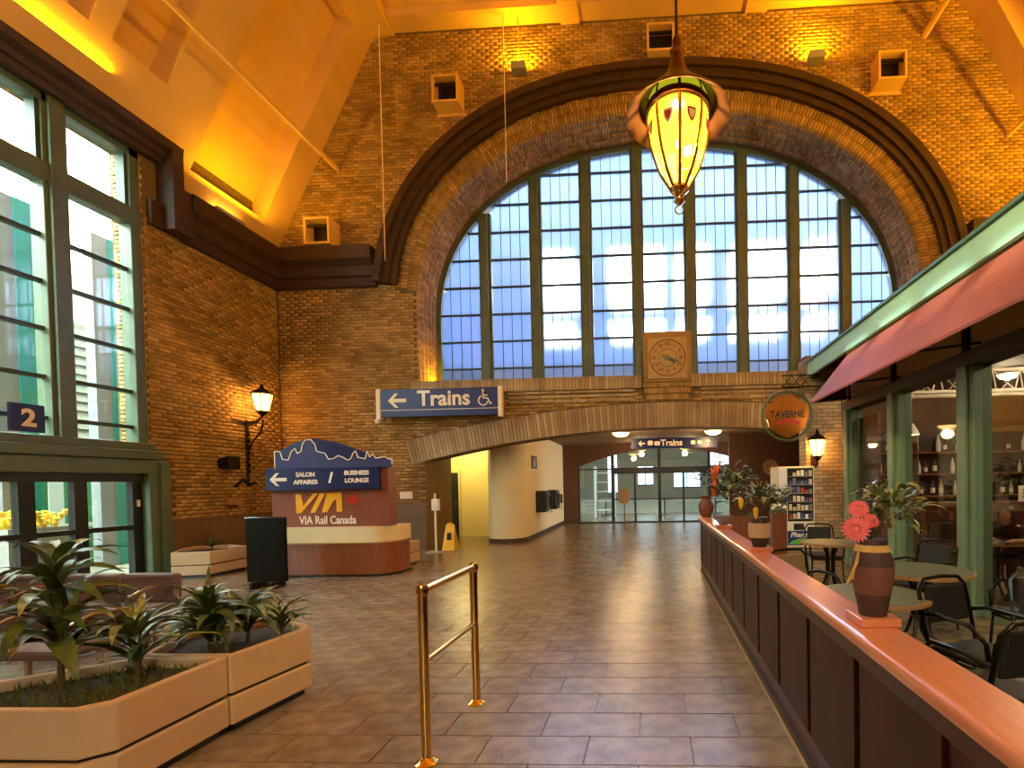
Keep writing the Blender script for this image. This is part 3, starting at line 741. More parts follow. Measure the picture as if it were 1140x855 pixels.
# passage ceiling dome lamps
DOME = emis('lamp_warm', (255, 214, 130), 5.0)
for i, (x, y, nm) in enumerate(((-.85, 14.0, 'glowing dome ceiling lamp at left above the passage'), (1.75, 14.0, 'glowing dome ceiling lamp at right above the passage'), (-.4, 17.6, 'small glowing dome lamp far left near the sliding doors'), (1.4, 17.6, 'small glowing dome lamp far right near the sliding doors'))):
    t = thing('dome_lamp', nm, 'lamp', (x, y, 3.02))
    MB().lathe([(.08, 3.02), (.24, 2.99), (.25, 2.95)], (x, y, 0), 20).build('rim', BRASS, t)
    MB().lathe([(.24, 2.95), (.2, 2.89), (.1, 2.85), (.02, 2.84)], (x, y, 0), 20).build('bowl', DOME, t)
    point('dome_lamp_light', (x, y, 2.72), 42 if y < 15 else 30, WARM, .12)
# hanging sign in the passage
hs = thing('hanging_sign', 'dark blue overhead sign with small white arrows and Trains in the passage', 'sign', (.7, 15.0, 2.58))
MB().box(-.6, 2.0, 14.97, 15.03, 2.56, 2.88).build('panel', NAVY, hs)
put_text('Trains', .26, SIGNW, hs, (.62, 14.965, 2.72), bold=.008)
def arrow_poly(cx, cz, s, d):
    P = [(-1, 0), (-.25, .75), (.12, .75), (-.4, .2), (1, .2), (1, -.2), (-.4, -.2), (.12, -.75), (-.25, -.75)]
    out = []
    for x, z in P:
        if d == 'up': x, z = -z, -x
        out.append((cx + x * s, cz + z * s))
    return out
MB().prism_y(arrow_poly(-.28, 2.72, .1, 'left'), 14.96, 14.97).build('arrow', SIGNW, hs)
MB().prism_y(arrow_poly(1.72, 2.72, .1, 'up'), 14.96, 14.97).build('arrow', SIGNW, hs)
for x0, x1, z0, z1 in ((-.1, .06, 2.66, 2.8), (.1, .28, 2.65, 2.78), (1.2, 1.34, 2.66, 2.78), (1.4, 1.54, 2.66, 2.78)):
    MB().prism_y([(x0, z0 + .03), (x0 + .03, z0), (x1 - .03, z0), (x1, z0 + .03), (x1, z1 - .02), (x1 - .04, z1), (x0 + .04, z1), (x0, z1 - .02)], 14.96, 14.97).build('pictogram', SIGNW, hs)
for x in (-.3, 1.7): MB().tube([(x, 15, 2.88), (x, 15, 3.02)], .015).build('hanger', STEEL, hs)
# restroom sign and pay phones on the white wall
rs = thing('restroom_sign', 'small black square sign with a white figure on the cream wall', 'sign', (-3.38, 14.1, 2.0))
MB().box(-3.4, -3.37, 13.85, 14.45, 2.0, 2.36).build('panel', BLACK, rs)
mb = MB(); mb.box(-3.37, -3.362, 14.08, 14.2, 2.05, 2.22); mb.lathe([(.01, 2.23), (.04, 2.27), (.01, 2.31)], (-3.37, 14.14, 0), 8); mb.build('figure', SIGNW, rs)
for i, (y, nm) in enumerate(((14.6, 'black pay phone on the cream wall nearest the rounded end'), (16.2, 'black pay phone on the cream wall nearer the sliding doors'))):
    t = thing('pay_phone', nm, 'phone', (-3.3, y, .75))
    MB().box(-3.41, -3.1, y - .3, y + .3, .72, 1.35).build('hood', BLACK, t, bevel=.04)
    MB().box(-3.11, -3.05, y - .2, y + .12, .85, 1.25).build('body', STEEL, t)
    MB().tube([(-3.02, y + .2, .9), (-3.02, y + .2, 1.2)], [.035, .035]).build('handset', BLACK, t)
    MB().tube([(-3.02, y + .2, .9), (-3.0, y + .1, .7), (-3.04, y - .05, .86)], .008, 6).build('cord', STEEL, t)

# ---- coffee sign
cs = thing('coffee_sign', 'gold JAVA letters under a round emblem on the brown wall', 'sign', (3.4, 15.98, 1.2))
GOLD = mat('gold_letters', (188, 150, 96), .35, metal=.6)
put_text('JAVA', .36, GOLD, cs, (3.4, 15.985, 1.38), bold=.006, depth=.012)
MB().prism_y([(3.8 + .24 * math.cos(2 * PI * k / 24), 1.95 + .24 * math.sin(2 * PI * k / 24)) for k in range(24)], 15.96, 16.0).build('emblem', mat('emblem_disc', (206, 170, 130), .5, c2=(120, 80, 60), scale=8), cs)
# ---- vending machine
vm = thing('vending_machine', 'white vending machine with black product window and Pharma lettering', 'vending machine', (3.2, 11.3, 0))
vx0, vx1, vy0 = 2.82, 3.62, 11.2
MB().box(vx0, vx1, vy0, vy0 + .7, 0.02, 1.84).build('cabinet', WHITE, vm, bevel=.02)
MB().box(vx0 + .02, vx0 + .2, vy0 - .012, vy0, .62, 1.8).build('side_panel', mat('vend_white', (222, 226, 236), .4), vm)
MB().prism_y([(vx0 + .02, 1.2), (vx0 + .1, 1.24), (vx0 + .2, 1.36), (vx0 + .2, 1.05), (vx0 + .02, 1.0)], vy0 - .016, vy0 - .012).build('blue_swoosh', BLUE, vm)
MB().box(vx0 + .21, vx1 - .03, vy0 - .02, vy0, .62, 1.8).build('window', BLACKG, vm)
pcs = [mat('pack_%d' % i, c, .5) for i, c in enumerate(((230, 230, 226), (190, 60, 50), (60, 80, 150), (210, 190, 150), (120, 120, 128)))]
for r in range(6):
    MB().box(vx0 + .22, vx1 - .04, vy0 - .03, vy0 - .02, .66 + r * .19, .675 + r * .19).build('shelf', GREY, vm)
    for c in range(6):
        if random.random() < .9: MB().box(vx0 + .235 + c * .088, vx0 + .3 + c * .088, vy0 - .035, vy0 - .02, .676 + r * .19, .676 + r * .19 + random.uniform(.07, .14)).build('package', random.choice(pcs), vm)
MB().box(vx0 + .2, vx1 - .02, vy0 - .014, vy0, .08, .4).build('blue_panel', BLUE, vm)
MB().prism_y([(vx0 + .22, .1), (vx1 - .03, .1), (vx1 - .03, .22), (vx0 + .5, .24), (vx0 + .3, .18)], vy0 - .018, vy0 - .014).build('green_swoosh', mat('swoosh_green', (96, 168, 70), .5), vm)
put_text('Pharma', .15, SIGNW, vm, (vx0 + .49, vy0 - .02, .31), bold=.004, shear=.2)
MB().box(vx0 + .34, vx0 + .56, vy0 - .02, vy0, .42, .56).build('hatch', BLACK, vm)

# ================================================================== KIOSK with the railway logo
ki = thing('information_kiosk', 'cherry wood kiosk with blue skyline top and yellow VIA logo', 'kiosk', (-5.6, 8.6, 0))
KD = 9.0
kp = [(-6.64, KD), (-6.64, 8.3), (-4.95, 8.3)] + [(-4.95 + .42 * math.sin(a), 8.72 - .42 * math.cos(a)) for a in np.linspace(.15, PI / 2, 8)] + [(-4.53, KD)]
MB().prism_z([(x * 1.0, y) for x, y in kp], .04, .60).build('lower_body', CHERRY, ki, smooth=True)
MB().prism_z([(x + (.02 if x > -5 else .03), y + .03) for x, y in kp], 0, .04).build('plinth', BLACK, ki)
kp2 = [(x + (.03 if x > -5 else 0), y - .025 if y < 8.9 else y) for x, y in kp]
MB().prism_z(kp2, .60, .87).build('counter_band', CREAM, ki, smooth=True)
MB().prism_z(kp2, .575, .60).build('counter_edge', TABLEEDGE, ki, smooth=True)
MB().box(-6.66, -4.56, 8.36, 8.62, .87, 1.9).build('upper_panel', mat('kiosk_red', (126, 66, 46), .45, c2=(140, 76, 54), scale=3), ki)
MB().box(-6.7, -4.68, 8.28, 8.36, 1.52, 1.9).build('sign_band', NAVY, ki)
top = [(-6.55, 1.9), (-6.56, 2.14)] + [(-6.56 + 2.03 * t, 2.14 + .285 * math.sin(PI * min(1, t / .62) * .5) if t < .36 else 2.14 + .285 * (1 - ((t - .36) / .64) ** 1.6 * 1.62)) for t in np.linspace(.05, 1, 18)] + [(-4.53, 1.9)]
sky = [(-6.56, 2.14)]
def tz(t): return 2.16 + .25 * math.sin(PI / 2 * min(1.0, t / .34)) if t < .34 else 2.41 - .46 * ((t - .34) / .66) ** 1.5
top = [(-6.55, 1.88)] + [(-6.55 + 2.02 * t, tz(t)) for t in np.linspace(0, 1, 22)] + [(-4.53, 1.88)]
MB().prism_y(top, 8.33, 8.42).build('skyline_board', NAVY, ki)
px = [(105, 300), (105, 165), (150, 170), (165, 228), (210, 235), (235, 170), (265, 145), (280, 185), (310, 170), (325, 110), (345, 85), (385, 78), (420, 120), (430, 170), (495, 190), (520, 235), (560, 230), (595, 208), (635, 225), (665, 245), (690, 235), (710, 190), (730, 175), (745, 225), (800, 238), (818, 178), (835, 225), (860, 200), (880, 235), (950, 225), (985, 245), (1003, 240), (1003, 285)]
def kpx(a, c): return (-6.66 + (a - 60) * .00233, 1.902 + (300 - c) * .00225)
line = [kpx(*p) for p in px]
MB().prism_y([(x, max(1.9, z - .012)) for x, z in line] [0:0] or [kpx(105, 300)] + line[1:-1] + [kpx(1003, 300)], 8.322, 8.33).build('skyline_silhouette', mat('skyline_blue', (48, 50, 104), .5), ki)
rb = MB()
for (x0, z0), (x1, z1) in zip(line[:-1], line[1:]):
    d = math.hypot(x1 - x0, z1 - z0) or 1; ux, uz = -(z1 - z0) / d * .008, (x1 - x0) / d * .008
    rb.prism_y([(x0 - ux, z0 - uz), (x1 - ux, z1 - uz), (x1 + ux, z1 + uz), (x0 + ux, z0 + uz)], 8.314, 8.322)
rb.build('skyline_outline', SIGNW, ki)
MB().prism_y(arrow_poly(-6.47, 1.71, .15, 'left'), 8.27, 8.28).build('arrow', SIGNW, ki)
put_text('SALON', .105, SIGNW, ki, (-5.98, 8.275, 1.785), bold=.004)
put_text('AFFAIRES', .105, SIGNW, ki, (-5.98, 8.275, 1.655), bold=.004)
put_text('/', .24, SIGNW, ki, (-5.53, 8.275, 1.72), bold=.01)
put_text('BUSINESS', .105, SIGNW, ki, (-5.07, 8.275, 1.80), bold=.004)
put_text('LOUNGE', .105, SIGNW, ki, (-5.07, 8.275, 1.67), bold=.004)
def vpx(a, c): return (-6.22 + (a - 258) * .00222, 1.12 + (632 - c) * .00228)
for P in ([(258, 488), (298, 488), (318, 580), (400, 484), (440, 484), (300, 632), (260, 634)],
          [(455, 484), (498, 484), (412, 630), (372, 632)],
          [(515, 484), (630, 480), (632, 625), (588, 627), (586, 530), (560, 545), (510, 628), (466, 630)]):
    MB().prism_y([vpx(*p) for p in P], 8.345, 8.36).build('logo_letter', VIAY, ki)
leaf = [(0, 1), (.2, .62), (.42, .74), (.36, .3), (.62, .5), (.68, .32), (.98, .36), (.84, .1), (1, 0), (.5, -.38), (.56, -.56), (.08, -.5), (.06, -.95), (-.06, -.95), (-.08, -.5), (-.56, -.56), (-.5, -.38), (-1, 0), (-.84, .1), (-.98, .36), (-.68, .32), (-.62, .5), (-.36, .3), (-.42, .74), (-.2, .62)]
MB().prism_y([(-5.2 + x * .12, 1.335 + z * .12) for x, z in leaf], 8.35, 8.36).build('maple_leaf', LOGOR, ki)
put_text('VIA Rail Canada', .2, SIGNW, ki, (-5.66, 8.357, .985), bold=.003, sx=.78)

# black board in front of kiosk
bb = thing('sign_board', 'blank black freestanding board in front of the kiosk', 'board', (-6.03, 7.45, 0))
MB().box(-6.36, -5.74, 7.43, 7.49, .1, 1.1).build('panel', mat('board_black', (12, 7, 6), .55, spec=.2), bb)
for x in (-6.2, -5.9): MB().box(x - .02, x + .02, 7.3, 7.62, 0, .1).build('foot', BLACK, bb)
mb = MB(); mb.box(-6.37, -5.73, 7.425, 7.495, 1.1, 1.115); mb.build('frame_edge', STEEL, bb)

# ================================================================== TRAINS SIGN
ts = thing('overhead_sign', 'blue overhead sign with white arrow, Trains and wheelchair symbol on the brick', 'sign', (-5.0, 11.45, 3.2))
YS = 11.42
def spx(a, c): return (-6.40 + (a - 95) * .00317, 3.86 - (c - 100 + (a - 95) * .034) * .00262)
MB().box(-6.36, -3.54, YS, YS + .1, 3.2, 3.84).build('panel', BLUE, ts)
for x in (-6.42, -3.5): MB().box(x - .05, x + .05, YS - .02, YS + .12, 3.15, 3.86).build('end_post', SIGNW, ts, bevel=.01)
MB().box(-6.36, -3.54, YS - .006, YS, 3.345, 3.36).build('stripe', SIGNW, ts)
MB().prism_y(arrow_poly(-5.96, 3.58, .22, 'left'), YS - .008, YS).build('arrow', SIGNW, ts)
put_text('Trains', .50, SIGNW, ts, (-4.84, YS - .006, 3.60), bold=.012)
wc = MB(); wcx, wcz = -3.86, 3.55
ring = [(wcx - .04 + .11 * math.cos(a), YS - .01, wcz - .02 + .11 * math.sin(a)) for a in np.linspace(math.radians(110), math.radians(350), 16)]
wc.tube(ring, .016, 6); wc.tube([(wcx - .04, YS - .01, wcz + .17), (wcx - .03, YS - .01, wcz + .04), (wcx + .07, YS - .01, wcz + .03), (wcx + .13, YS - .01, wcz - .1), (wcx + .17, YS - .01, wcz - .08)], .02, 6)
wc.tube([(wcx - .035, YS - .01, wcz + .1), (wcx + .07, YS - .01, wcz + .1)], .015, 6)
wc.lathe([(.005, -.035), (.03, -.02), (.035, 0), (.03, .02), (.005, .035)], (wcx - .04, YS - .01, wcz + .215), 10); wc.build('wheelchair_symbol', SIGNW, ts)
for x in (-5.9, -4.0): MB().box(x - .03, x + .03, YS + .1, YB, 3.45, 3.55).build('bracket', STEEL, ts)
cc = thing('security_camera', 'small white dome camera below the left end of the blue Trains sign', 'camera', (-6.5, 11.7, 3.1))
MB().tube([(-6.5, YB - .015, 3.12), (-6.5, 11.55, 3.12)], .03).build('arm', WHITE, cc); MB().lathe([(.01, -.07), (.05, -.05), (.07, 0), (.05, .05), (.01, .07)], (-6.5, 11.52, 3.12), 14).build('dome', SIGNW, cc, True)

# ================================================================== CLOCK
ck = thing('wall_clock', 'square stone wall clock with carved numerals in a brick frame', 'clock', (.42, 11.6, 3.6))
MB().box(-.14, .98, YB - .16, YB + .02, 3.9, 5.06).build('brick_frame', BRICK, ck)
for i, (z0, z1, p) in enumerate(((3.78, 3.89, .12), (3.64, 3.77, .1), (3.5, 3.63, .06))):
    xx = -.16 + i * .03
    while xx < .96 - i * .03:
        MB().box(xx, min(xx + .07, 1.0), YB - p, YB + .02, z0, z1).build('brick', BRICK, ck); xx += .078
MB().box(-.04, .88, YB - .2, YB - .15, 3.96, 4.92).build('face_panel', STONE, ck, bevel=.015)
cxk, czk = .42, 4.44
def ringm(r0, r1, y0, y1, n=36):
    mb = MB()
    for k in range(n):
        a0, a1 = 2 * PI * k / n, 2 * PI * (k + 1) / n
        p = []
        for y in (y0, y1): p += [(cxk + r * math.cos(a), y, czk + r * math.sin(a)) for r, a in ((r0, a0), (r1, a0), (r1, a1), (r0, a1))]
        mb.hexa(p)
    return mb
ringm(.405, .43, YB - .215, YB - .2).build('outer_ring', STONED, ck); ringm(.2, .215, YB - .21, YB - .2).build('inner_ring', STONED, ck)
for k, t in enumerate(('XII', 'I', 'II', 'III', 'IIII', 'V', 'VI', 'VII', 'VIII', 'IX', 'X', 'XI')):
    a = PI / 2 - k * PI / 6
    o = put_text(t, .12, STONED, ck, (cxk + .32 * math.cos(a), YB - .205, czk + .32 * math.sin(a)), name='numeral', bold=.003)
    o.rotation_euler = (PI / 2, -(a - PI / 2), 0) if False else (PI / 2, 0, 0)
for L, a, w in ((.2, math.radians(-35), .04), (.27, math.radians(-20), .028), (.13, math.radians(150), .035)):
    mb = MB(); c, s = math.cos(a), math.sin(a)
    mb.prism_y([(cxk - s * w, czk + c * w), (cxk + s * w, czk - c * w), (cxk + s * w * .5 + c * L, czk - c * w * .5 + s * L), (cxk - s * w * .5 + c * L, czk + c * w * .5 + s * L)], YB - .235, YB - .22)
    mb.build('clock_hand', BLACK, ck)
MB().prism_y([(cxk + .045 * math.cos(2 * PI * k / 12), czk + .045 * math.sin(2 * PI * k / 12)) for k in range(12)], YB - .24, YB - .2).build('hub', BLACK, ck)

# ================================================================== WALL FLOODLIGHT BOXES, UPLIGHTS, PIPES
for i, (x, z, s, nm) in enumerate(((-4.62, 10.75, 1, 'cream box with a dark opening high on the left of the arch'), (-7.78, 7.62, 1, 'cream box with a dark opening low beside the cornice'), (.38, 11.62, .0, 'cream box with a dark opening above the crown of the arch'), (5.5, 10.7, -1, 'cream box with a dark opening high on the right of the arch'))):
    t = thing('air_vent', nm, 'vent', (x, YB, z - .48), 'vent boxes on the arch wall')
    w, h, D, k_ = .31, .31, .42, .045
    mb = MB()
    for a, c, d, e in ((-w, w, -h, -h + k_), (-w, w, h - k_, h), (-w, -w + k_, -h + k_, h - k_), (w - k_, w, -h + k_, h - k_)): mb.box(x + a, x + c, YB - D, YB, z + d, z + e)
    mb.build('casing', PLASTER, t)
    MB().box(x - w + k_, x + w - k_, YB - .12, YB, z - h + k_, z + h - k_).build('grille', BLACK, t)
    MB().box(x - w + k_, x + w - k_, YB - .36, YB - .32, z + h - .2, z + h - .14).build('louvre', DARKM, t)
    MB().box(x - w - .05, x + w + .05, YB - .03, YB, z - h - .06, z - h).build('flange', PLASTER, t)
for i, (x, z, nm) in enumerate(((-2.93, 11.3, 'small uplight fixture on the brick left of the crown'), (3.9, 11.15, 'small uplight fixture on the brick right of the crown'))):
    t = thing('uplight', nm, 'light', (x, YB - .2, z - .1))
    MB().box(x - .17, x + .17, YB - .3, YB - .08, z - .1, z + .06).build('housing', GREY, t)
    MB().box(x - .15, x + .15, YB - .28, YB - .1, z + .06, z + .075).build('lamp_glass', emis('uplight_glass', (255, 190, 90), 6), t)
    MB().box(x - .03, x + .03, YB - .08, YB - .01, z - .05, z).build('arm', GREY, t)
    area('uplight_lamp', (x, YB - .19, z + .1), (0, .25, 1), .3, .15, 30, ORANGE)
for i, (y, z, nm) in enumerate(((10.2, 7.34, 'slim uplight fixture on the cornice near the brick corner'), (6.9, 8.1, 'slim uplight fixture on the cornice above the tall window'), (4.4, 8.1, 'slim uplight fixture on the cornice over the left of the window'), (1.6, 7.34, 'slim uplight fixture on the cornice beyond the window'), (-2.0, 7.34, 'slim uplight fixture on the cornice toward the rear'), (-6.5, 7.34, 'slim uplight fixture on the cornice at the rear'))):
    for mirror in (False, True):
        zz_ = z if not mirror else 7.34
        X0 = XL + .2 if not mirror else 2 * CX - (XL + .2)
        t = thing('cornice_uplight', nm + (' on the restaurant side' if mirror else ''), 'light', (X0, y, zz_ - .06))
        MB().box(X0 - .1, X0 + .1, y - .35, y + .35, zz_ - .06, zz_ + .05).build('housing', GREY, t)
        MB().box(X0 - .08, X0 + .08, y - .33, y + .33, zz_ + .05, zz_ + .06).build('lamp_glass', emis('uplight_glass', (255, 190, 90), 6), t)
        d = (.45 if not mirror else -.45, 0.0, 1)
        area('cornice_uplight_lamp', (X0 + (.3 if not mirror else -.3), y, zz_ + .2), d, 1.5, .15, (32 if y > 9 else 60) * (3.2 if mirror else 1), ORANGE)
t = thing('sill_uplight', 'orange floodlight on the sill in the left corner of the great window', 'light', (-5.1, 12.55, SILL + .03))
MB().box(-5.25, -4.95, 12.4, 12.7, SILL + .03, SILL + .2).build('housing', GREY, t)
MB().box(-5.27, -5.25, 12.42, 12.68, SILL + .06, SILL + .18).build('lamp_glass', emis('uplight_glass', (255, 190, 90), 6), t)
area('sill_uplight_lamp', (-5.29, 12.55, SILL + .14), (-1, -.1, .7), .2, .12, 13, ORANGE)
for i, (x, z, nm) in enumerate(((-7.48, 9.27, 'long thin pipe running along the ceiling slope over the windows'), (8.22, 9.27, 'long thin pipe running along the ceiling slope over the restaurant'), (6.4, 11.62, 'thin pipe high under the ceiling right of the arch'))):
    t = thing('ceiling_pipe', nm, 'pipe', (x, YB, z))
    MB().tube([(x, YF + .1, z), (x, YB, z)], .05 if i < 2 else .07, 10).build('pipe', PLASTER, t)
    for y in (10.3, 6.8, 3, -1): MB().tube([(x, y, z), (x + (-.25 if x < 0 else .25), y, z + .12)], .02, 6).build('hanger', PLASTER, t)
for i, (x, z1, z0, y) in enumerate(((-6.2, 12.4, 6.9, 11.5), (-3.25, 12.4, 8.6, 11.5))):
    tag(MB().tube([(x, y, z0), (x, y, z1)], .012, 6).build('hanging_cable', SIGNW), ['thin pale cable hanging at far left of the arch wall', 'thin pale cable hanging in front of the left arch moulding'][i], 'cable')
tag(MB().tube([(-2.93, 11.6, 11.45), (-2.93, 11.6, 12.44)], .012, 6).build('hanging_cable', PLASTER), 'short thin rod above the left uplight fixture', 'rod')

# ================================================================== PENDANT LANTERN
COPPER = mat('copper_brown', (86, 50, 28), .35, metal=.85, var=.15)
LGLASS = glass('lantern_glass', (255, 244, 190), .97, diff=.10, dcol=(226, 222, 40), glow=.34)
def make_pendant(label, X, Y):
    t = thing('pendant_lantern', label, 'lantern', (X, Y, 4.72))
    c = (X, Y, 0)
    b = MB(); b.lathe([(.07, 6.66), (.085, 6.52), (.13, 6.40), (.22, 6.28), (.36, 6.14), (.50, 6.01), (.60, 5.915), (.615, 5.88), (.59, 5.89), (.48, 5.99), (.36, 6.10), (.30, 6.18)], c, 40, caps=False)
    b.build('brim', COPPER, t, True)
    MB().lathe([(.36, 6.02), (.385, 5.99), (.385, 5.92), (.36, 5.90)], c, 32).build('band', BRASS, t, True)
    N = 8
    prof = [(.355, 5.91), (.35, 5.75), (.325, 5.58), (.28, 5.4), (.21, 5.22), (.11, 5.06)]
    up = [(.335, 6.12), (.352, 6.07), (.36, 6.02)]
    for k in range(N):
        a0, a1 = 2 * PI * (k + .06) / N, 2 * PI * (k + .94) / N
        for pf, nm in ((prof, 'glass_panel'), (up, 'crown_panel')):
            mb = MB(); aa = np.linspace(a0, a1, 4)
            vs = [(X + r * math.cos(a), Y + r * math.sin(a), z) for r, z in pf for a in aa]
            n = len(aa); mb.add(vs, [(i * n + j, i * n + j + 1, (i + 1) * n + j + 1, (i + 1) * n + j) for i in range(len(pf) - 1) for j in range(n - 1)])
            mb.build(nm, LGLASS, t, True)
        a = 2 * PI * k / N
        MB().tube([(X + r * math.cos(a), Y + r * math.sin(a), z) for r, z in prof], .022, 6).build('rib', BRASS, t)
        # coloured shield in each pane
        a = 2 * PI * (k + .5) / N; ca, sa = math.cos(a), math.sin(a); r = .352
        sh = [(-.055, .07), (.055, .07), (.055, .0), (.03, -.06), (0, -.09), (-.03, -.06), (-.055, 0)]
        fn = lambda rr: (lambda u, v: (X + (rr - max(0, -v) * .1) * ca - u * sa, Y + (rr - max(0, -v) * .1) * sa + u * ca, 5.70 + v))
        s_ = MB().prism(sh, fn(r), fn(r + .004)).build('shield', SIGNW if k % 2 else LOGOR, t)
        MB().prism([(u * .62, v * .62) for u, v in sh], fn(r + .004), fn(r + .008)).build('shield_field', LOGOR if k % 2 else SIGNW, s_)
    for z in (5.62, 5.45):
        rr = float(np.interp(z, [p[1] for p in prof[::-1]], [p[0] for p in prof[::-1]]))
        MB().tube([(X + rr * math.cos(q), Y + rr * math.sin(q), z) for q in np.linspace(0, 2 * PI, 33)], .005, 4, caps=False).build('lead_ring', DARKM, t)
    MB().lathe([(.11, 5.07), (.12, 5.03), (.06, 4.97), (.05, 4.92), (.07, 4.9), (.02, 4.85)], c, 16).build('finial', BRASS, t, True)
    MB().tube([(X + .05 * math.cos(q), Y, 4.8 + .05 * math.sin(q)) for q in np.linspace(0, 2 * PI, 17)], .01, 6, caps=False).build('ring', STEEL, t)
    MB().lathe([(.07, 6.6), (.09, 6.66), (.05, 6.7), (.06, 6.78), (.03, 6.85)], c, 14).build('collar', COPPER, t, True)
    MB().tube([(X, Y, 6.8), (X, Y, 12.6)], .018, 8).build('rod', DARKM, t)
    MB().lathe([(.005, 5.64), (.025, 5.61), (.03, 5.58), (.02, 5.54), (.005, 5.52)], c, 12).build('bulb', emis('bulb', (255, 236, 170), 30), t, True)
    point('pendant_light', (X, Y, 5.58), 360, YEL, .07)
    return t
make_pendant('yellow glass lantern hanging before the great arched window', .39, 6.0)
make_pendant('unseen yellow glass lantern added behind the camera to light the hall', .39, -1.5)  # unseen lantern, added as warm fill for the hall
make_pendant('unseen yellow glass lantern added at the rear to light the hall', .39, -7.0)  # another added lantern out of view, more fill from the rear

# ================================================================== WALL LANTERNS
LAMPG = glass('sconce_glass', (255, 220, 150), .96, diff=.4, dcol=(255, 206, 110), glow=2.2)
def lantern(t, X, Y, Z, r=.17, h=.4, energy=45):
    MB().lathe([(r * 1.25, Z + h), (r * 1.15, Z + h + .04), (r * .3, Z + h + .14), (.02, Z + h + .24)], (X, Y, 0), 6).build('roof', DARKM, t)
    for k in range(6):
        a0, a1 = PI / 3 * k, PI / 3 * (k + 1)
        p = [(X + r * .6 * math.cos(a0), Y + r * .6 * math.sin(a0), Z), (X + r * .6 * math.cos(a1), Y + r * .6 * math.sin(a1), Z), (X + r * 1.1 * math.cos(a1), Y + r * 1.1 * math.sin(a1), Z + h), (X + r * 1.1 * math.cos(a0), Y + r * 1.1 * math.sin(a0), Z + h)]
        MB().add(p, [(0, 1, 2, 3)]).build('glass_panel', LAMPG, t)
        MB().tube([p[0], p[3]], .012, 5).build('rib', DARKM, t)
    MB().lathe([(.02, Z - .1), (r * .4, Z - .05), (r * .65, Z), (r * .65, Z + .02)], (X, Y, 0), 6).build('base', DARKM, t)
    MB().lathe([(.003, Z + .14), (.02, Z + .16), (.025, Z + .18), (.003, Z + .22)], (X, Y, 0), 10).build('bulb', emis('bulb', (255, 236, 170), 30), t, True)
    point('lantern_light', (X, Y, Z + .18), energy, WARM, .05)
wl_ = thing('wall_lantern', 'glowing wall lantern on a wrought iron bracket on the brick side wall', 'lantern', (XL, 10.7, 1.6))
lantern(wl_, -8.66, 10.68, 3.28, .19, .38, 70)
MB().tube([(XL + .04, 10.7, 1.65), (XL + .04, 10.7, 3.1)], .03, 6).build('back_plate', DARKM, wl_)
MB().tube([(XL + .04, 10.7, 3.05), (-8.8, 10.7, 3.08), (-8.66, 10.69, 3.2)], .022, 6).build('arm', DARKM, wl_)
MB().tube([(XL + .04, 10.7, 2.3), (-8.95, 10.7, 2.6), (-8.72, 10.7, 2.85), (-8.66, 10.69, 3.1)], .016, 6).build('scroll', DARKM, wl_)
MB().tube([(XL + .05, 10.35, 3.08), (XL + .05, 10.7, 3.02), (XL + .05, 11.0, 3.1)], .02, 6).build('cross_scroll', DARKM, wl_)
mb = MB()
for k in range(7): mb.lathe([(.01, 0), (.045, .05), (.01, .1)], (XL + .07, 10.7, 1.9 + k * .14), 8)
mb.build('twist', DARKM, wl_)
MB().tube([(XL + .05, 10.35, 1.62), (XL + .05, 10.55, 1.78), (XL + .05, 10.7, 1.66), (XL + .05, 10.9, 1.7)], .03, 6).build('foot_scroll', DARKM, wl_)
sp = thing('wall_speaker', 'small dark horn speaker on the brick side wall', 'speaker', (XL, 10.05, 2.1))
MB().prism_y([(XL + .02, 2.02), (XL + .02, 2.2), (XL + .25, 2.26), (XL + .25, 1.98)], 9.95, 10.25).build('horn', BLACK, sp); MB().box(XL, XL + .04, 10.05, 10.15, 2.05, 2.17).build('mount', DARKM, sp)
jb = thing('junction_box', 'small tan box on the brick wall below the wall lantern', 'box', (XL, 10.25, 1.25))
MB().box(XL + .05, XL + .14, 10.08, 10.42, 1.22, 1.38).build('cover', TABLEEDGE, jb, bevel=.01); MB().box(XL + .0, XL + .06, 10.15, 10.35, 1.25, 1.35).build('back', TABLEEDGE, jb)
nt_ = thing('wall_notice', 'small white notice on the brick beside the passage', 'notice', (-5.95, YB - .05, 1.3))
MB().box(-6.12, -5.82, YB - .07, YB - .03, 1.25, 1.42).build('sheet', SIGNW, nt_); MB().box(-6.13, -5.81, YB - .032, YB - .02, 1.24, 1.43).build('backing', GREY, nt_)

# ================================================================== BRASS RAIL
br = thing('brass_rail', 'polished brass guard rail with two posts on the tile floor', 'rail', (-1.28, 3.05, 0))
rp = [(-1.285, 2.68), (-1.272, 3.43)]
for x, y in rp:
    MB().tube([(x, y, .01), (x, y, .975)], .027, 16).build('post', BRASS, br, True)
    MB().lathe([(.062, 0), (.062, .008), (.045, .018), (.03, .035)], (x, y, 0), 20).build('foot', BRASS, br, True)
    MB().lathe([(.005, -.04), (.028, -.03), (.037, 0), (.028, .03), (.005, .04)], (x, y, .97), 16).build('joint', BRASS, br, True)
MB().tube([(rp[0][0], rp[0][1], .97), (rp[1][0], rp[1][1], .97)], .025, 16).build('top_rail', BRASS, br, True)
MB().tube([(rp[0][0], rp[0][1], .57), (rp[1][0], rp[1][1], .57)], .018, 14).build('middle_rail', BRASS, br, True)

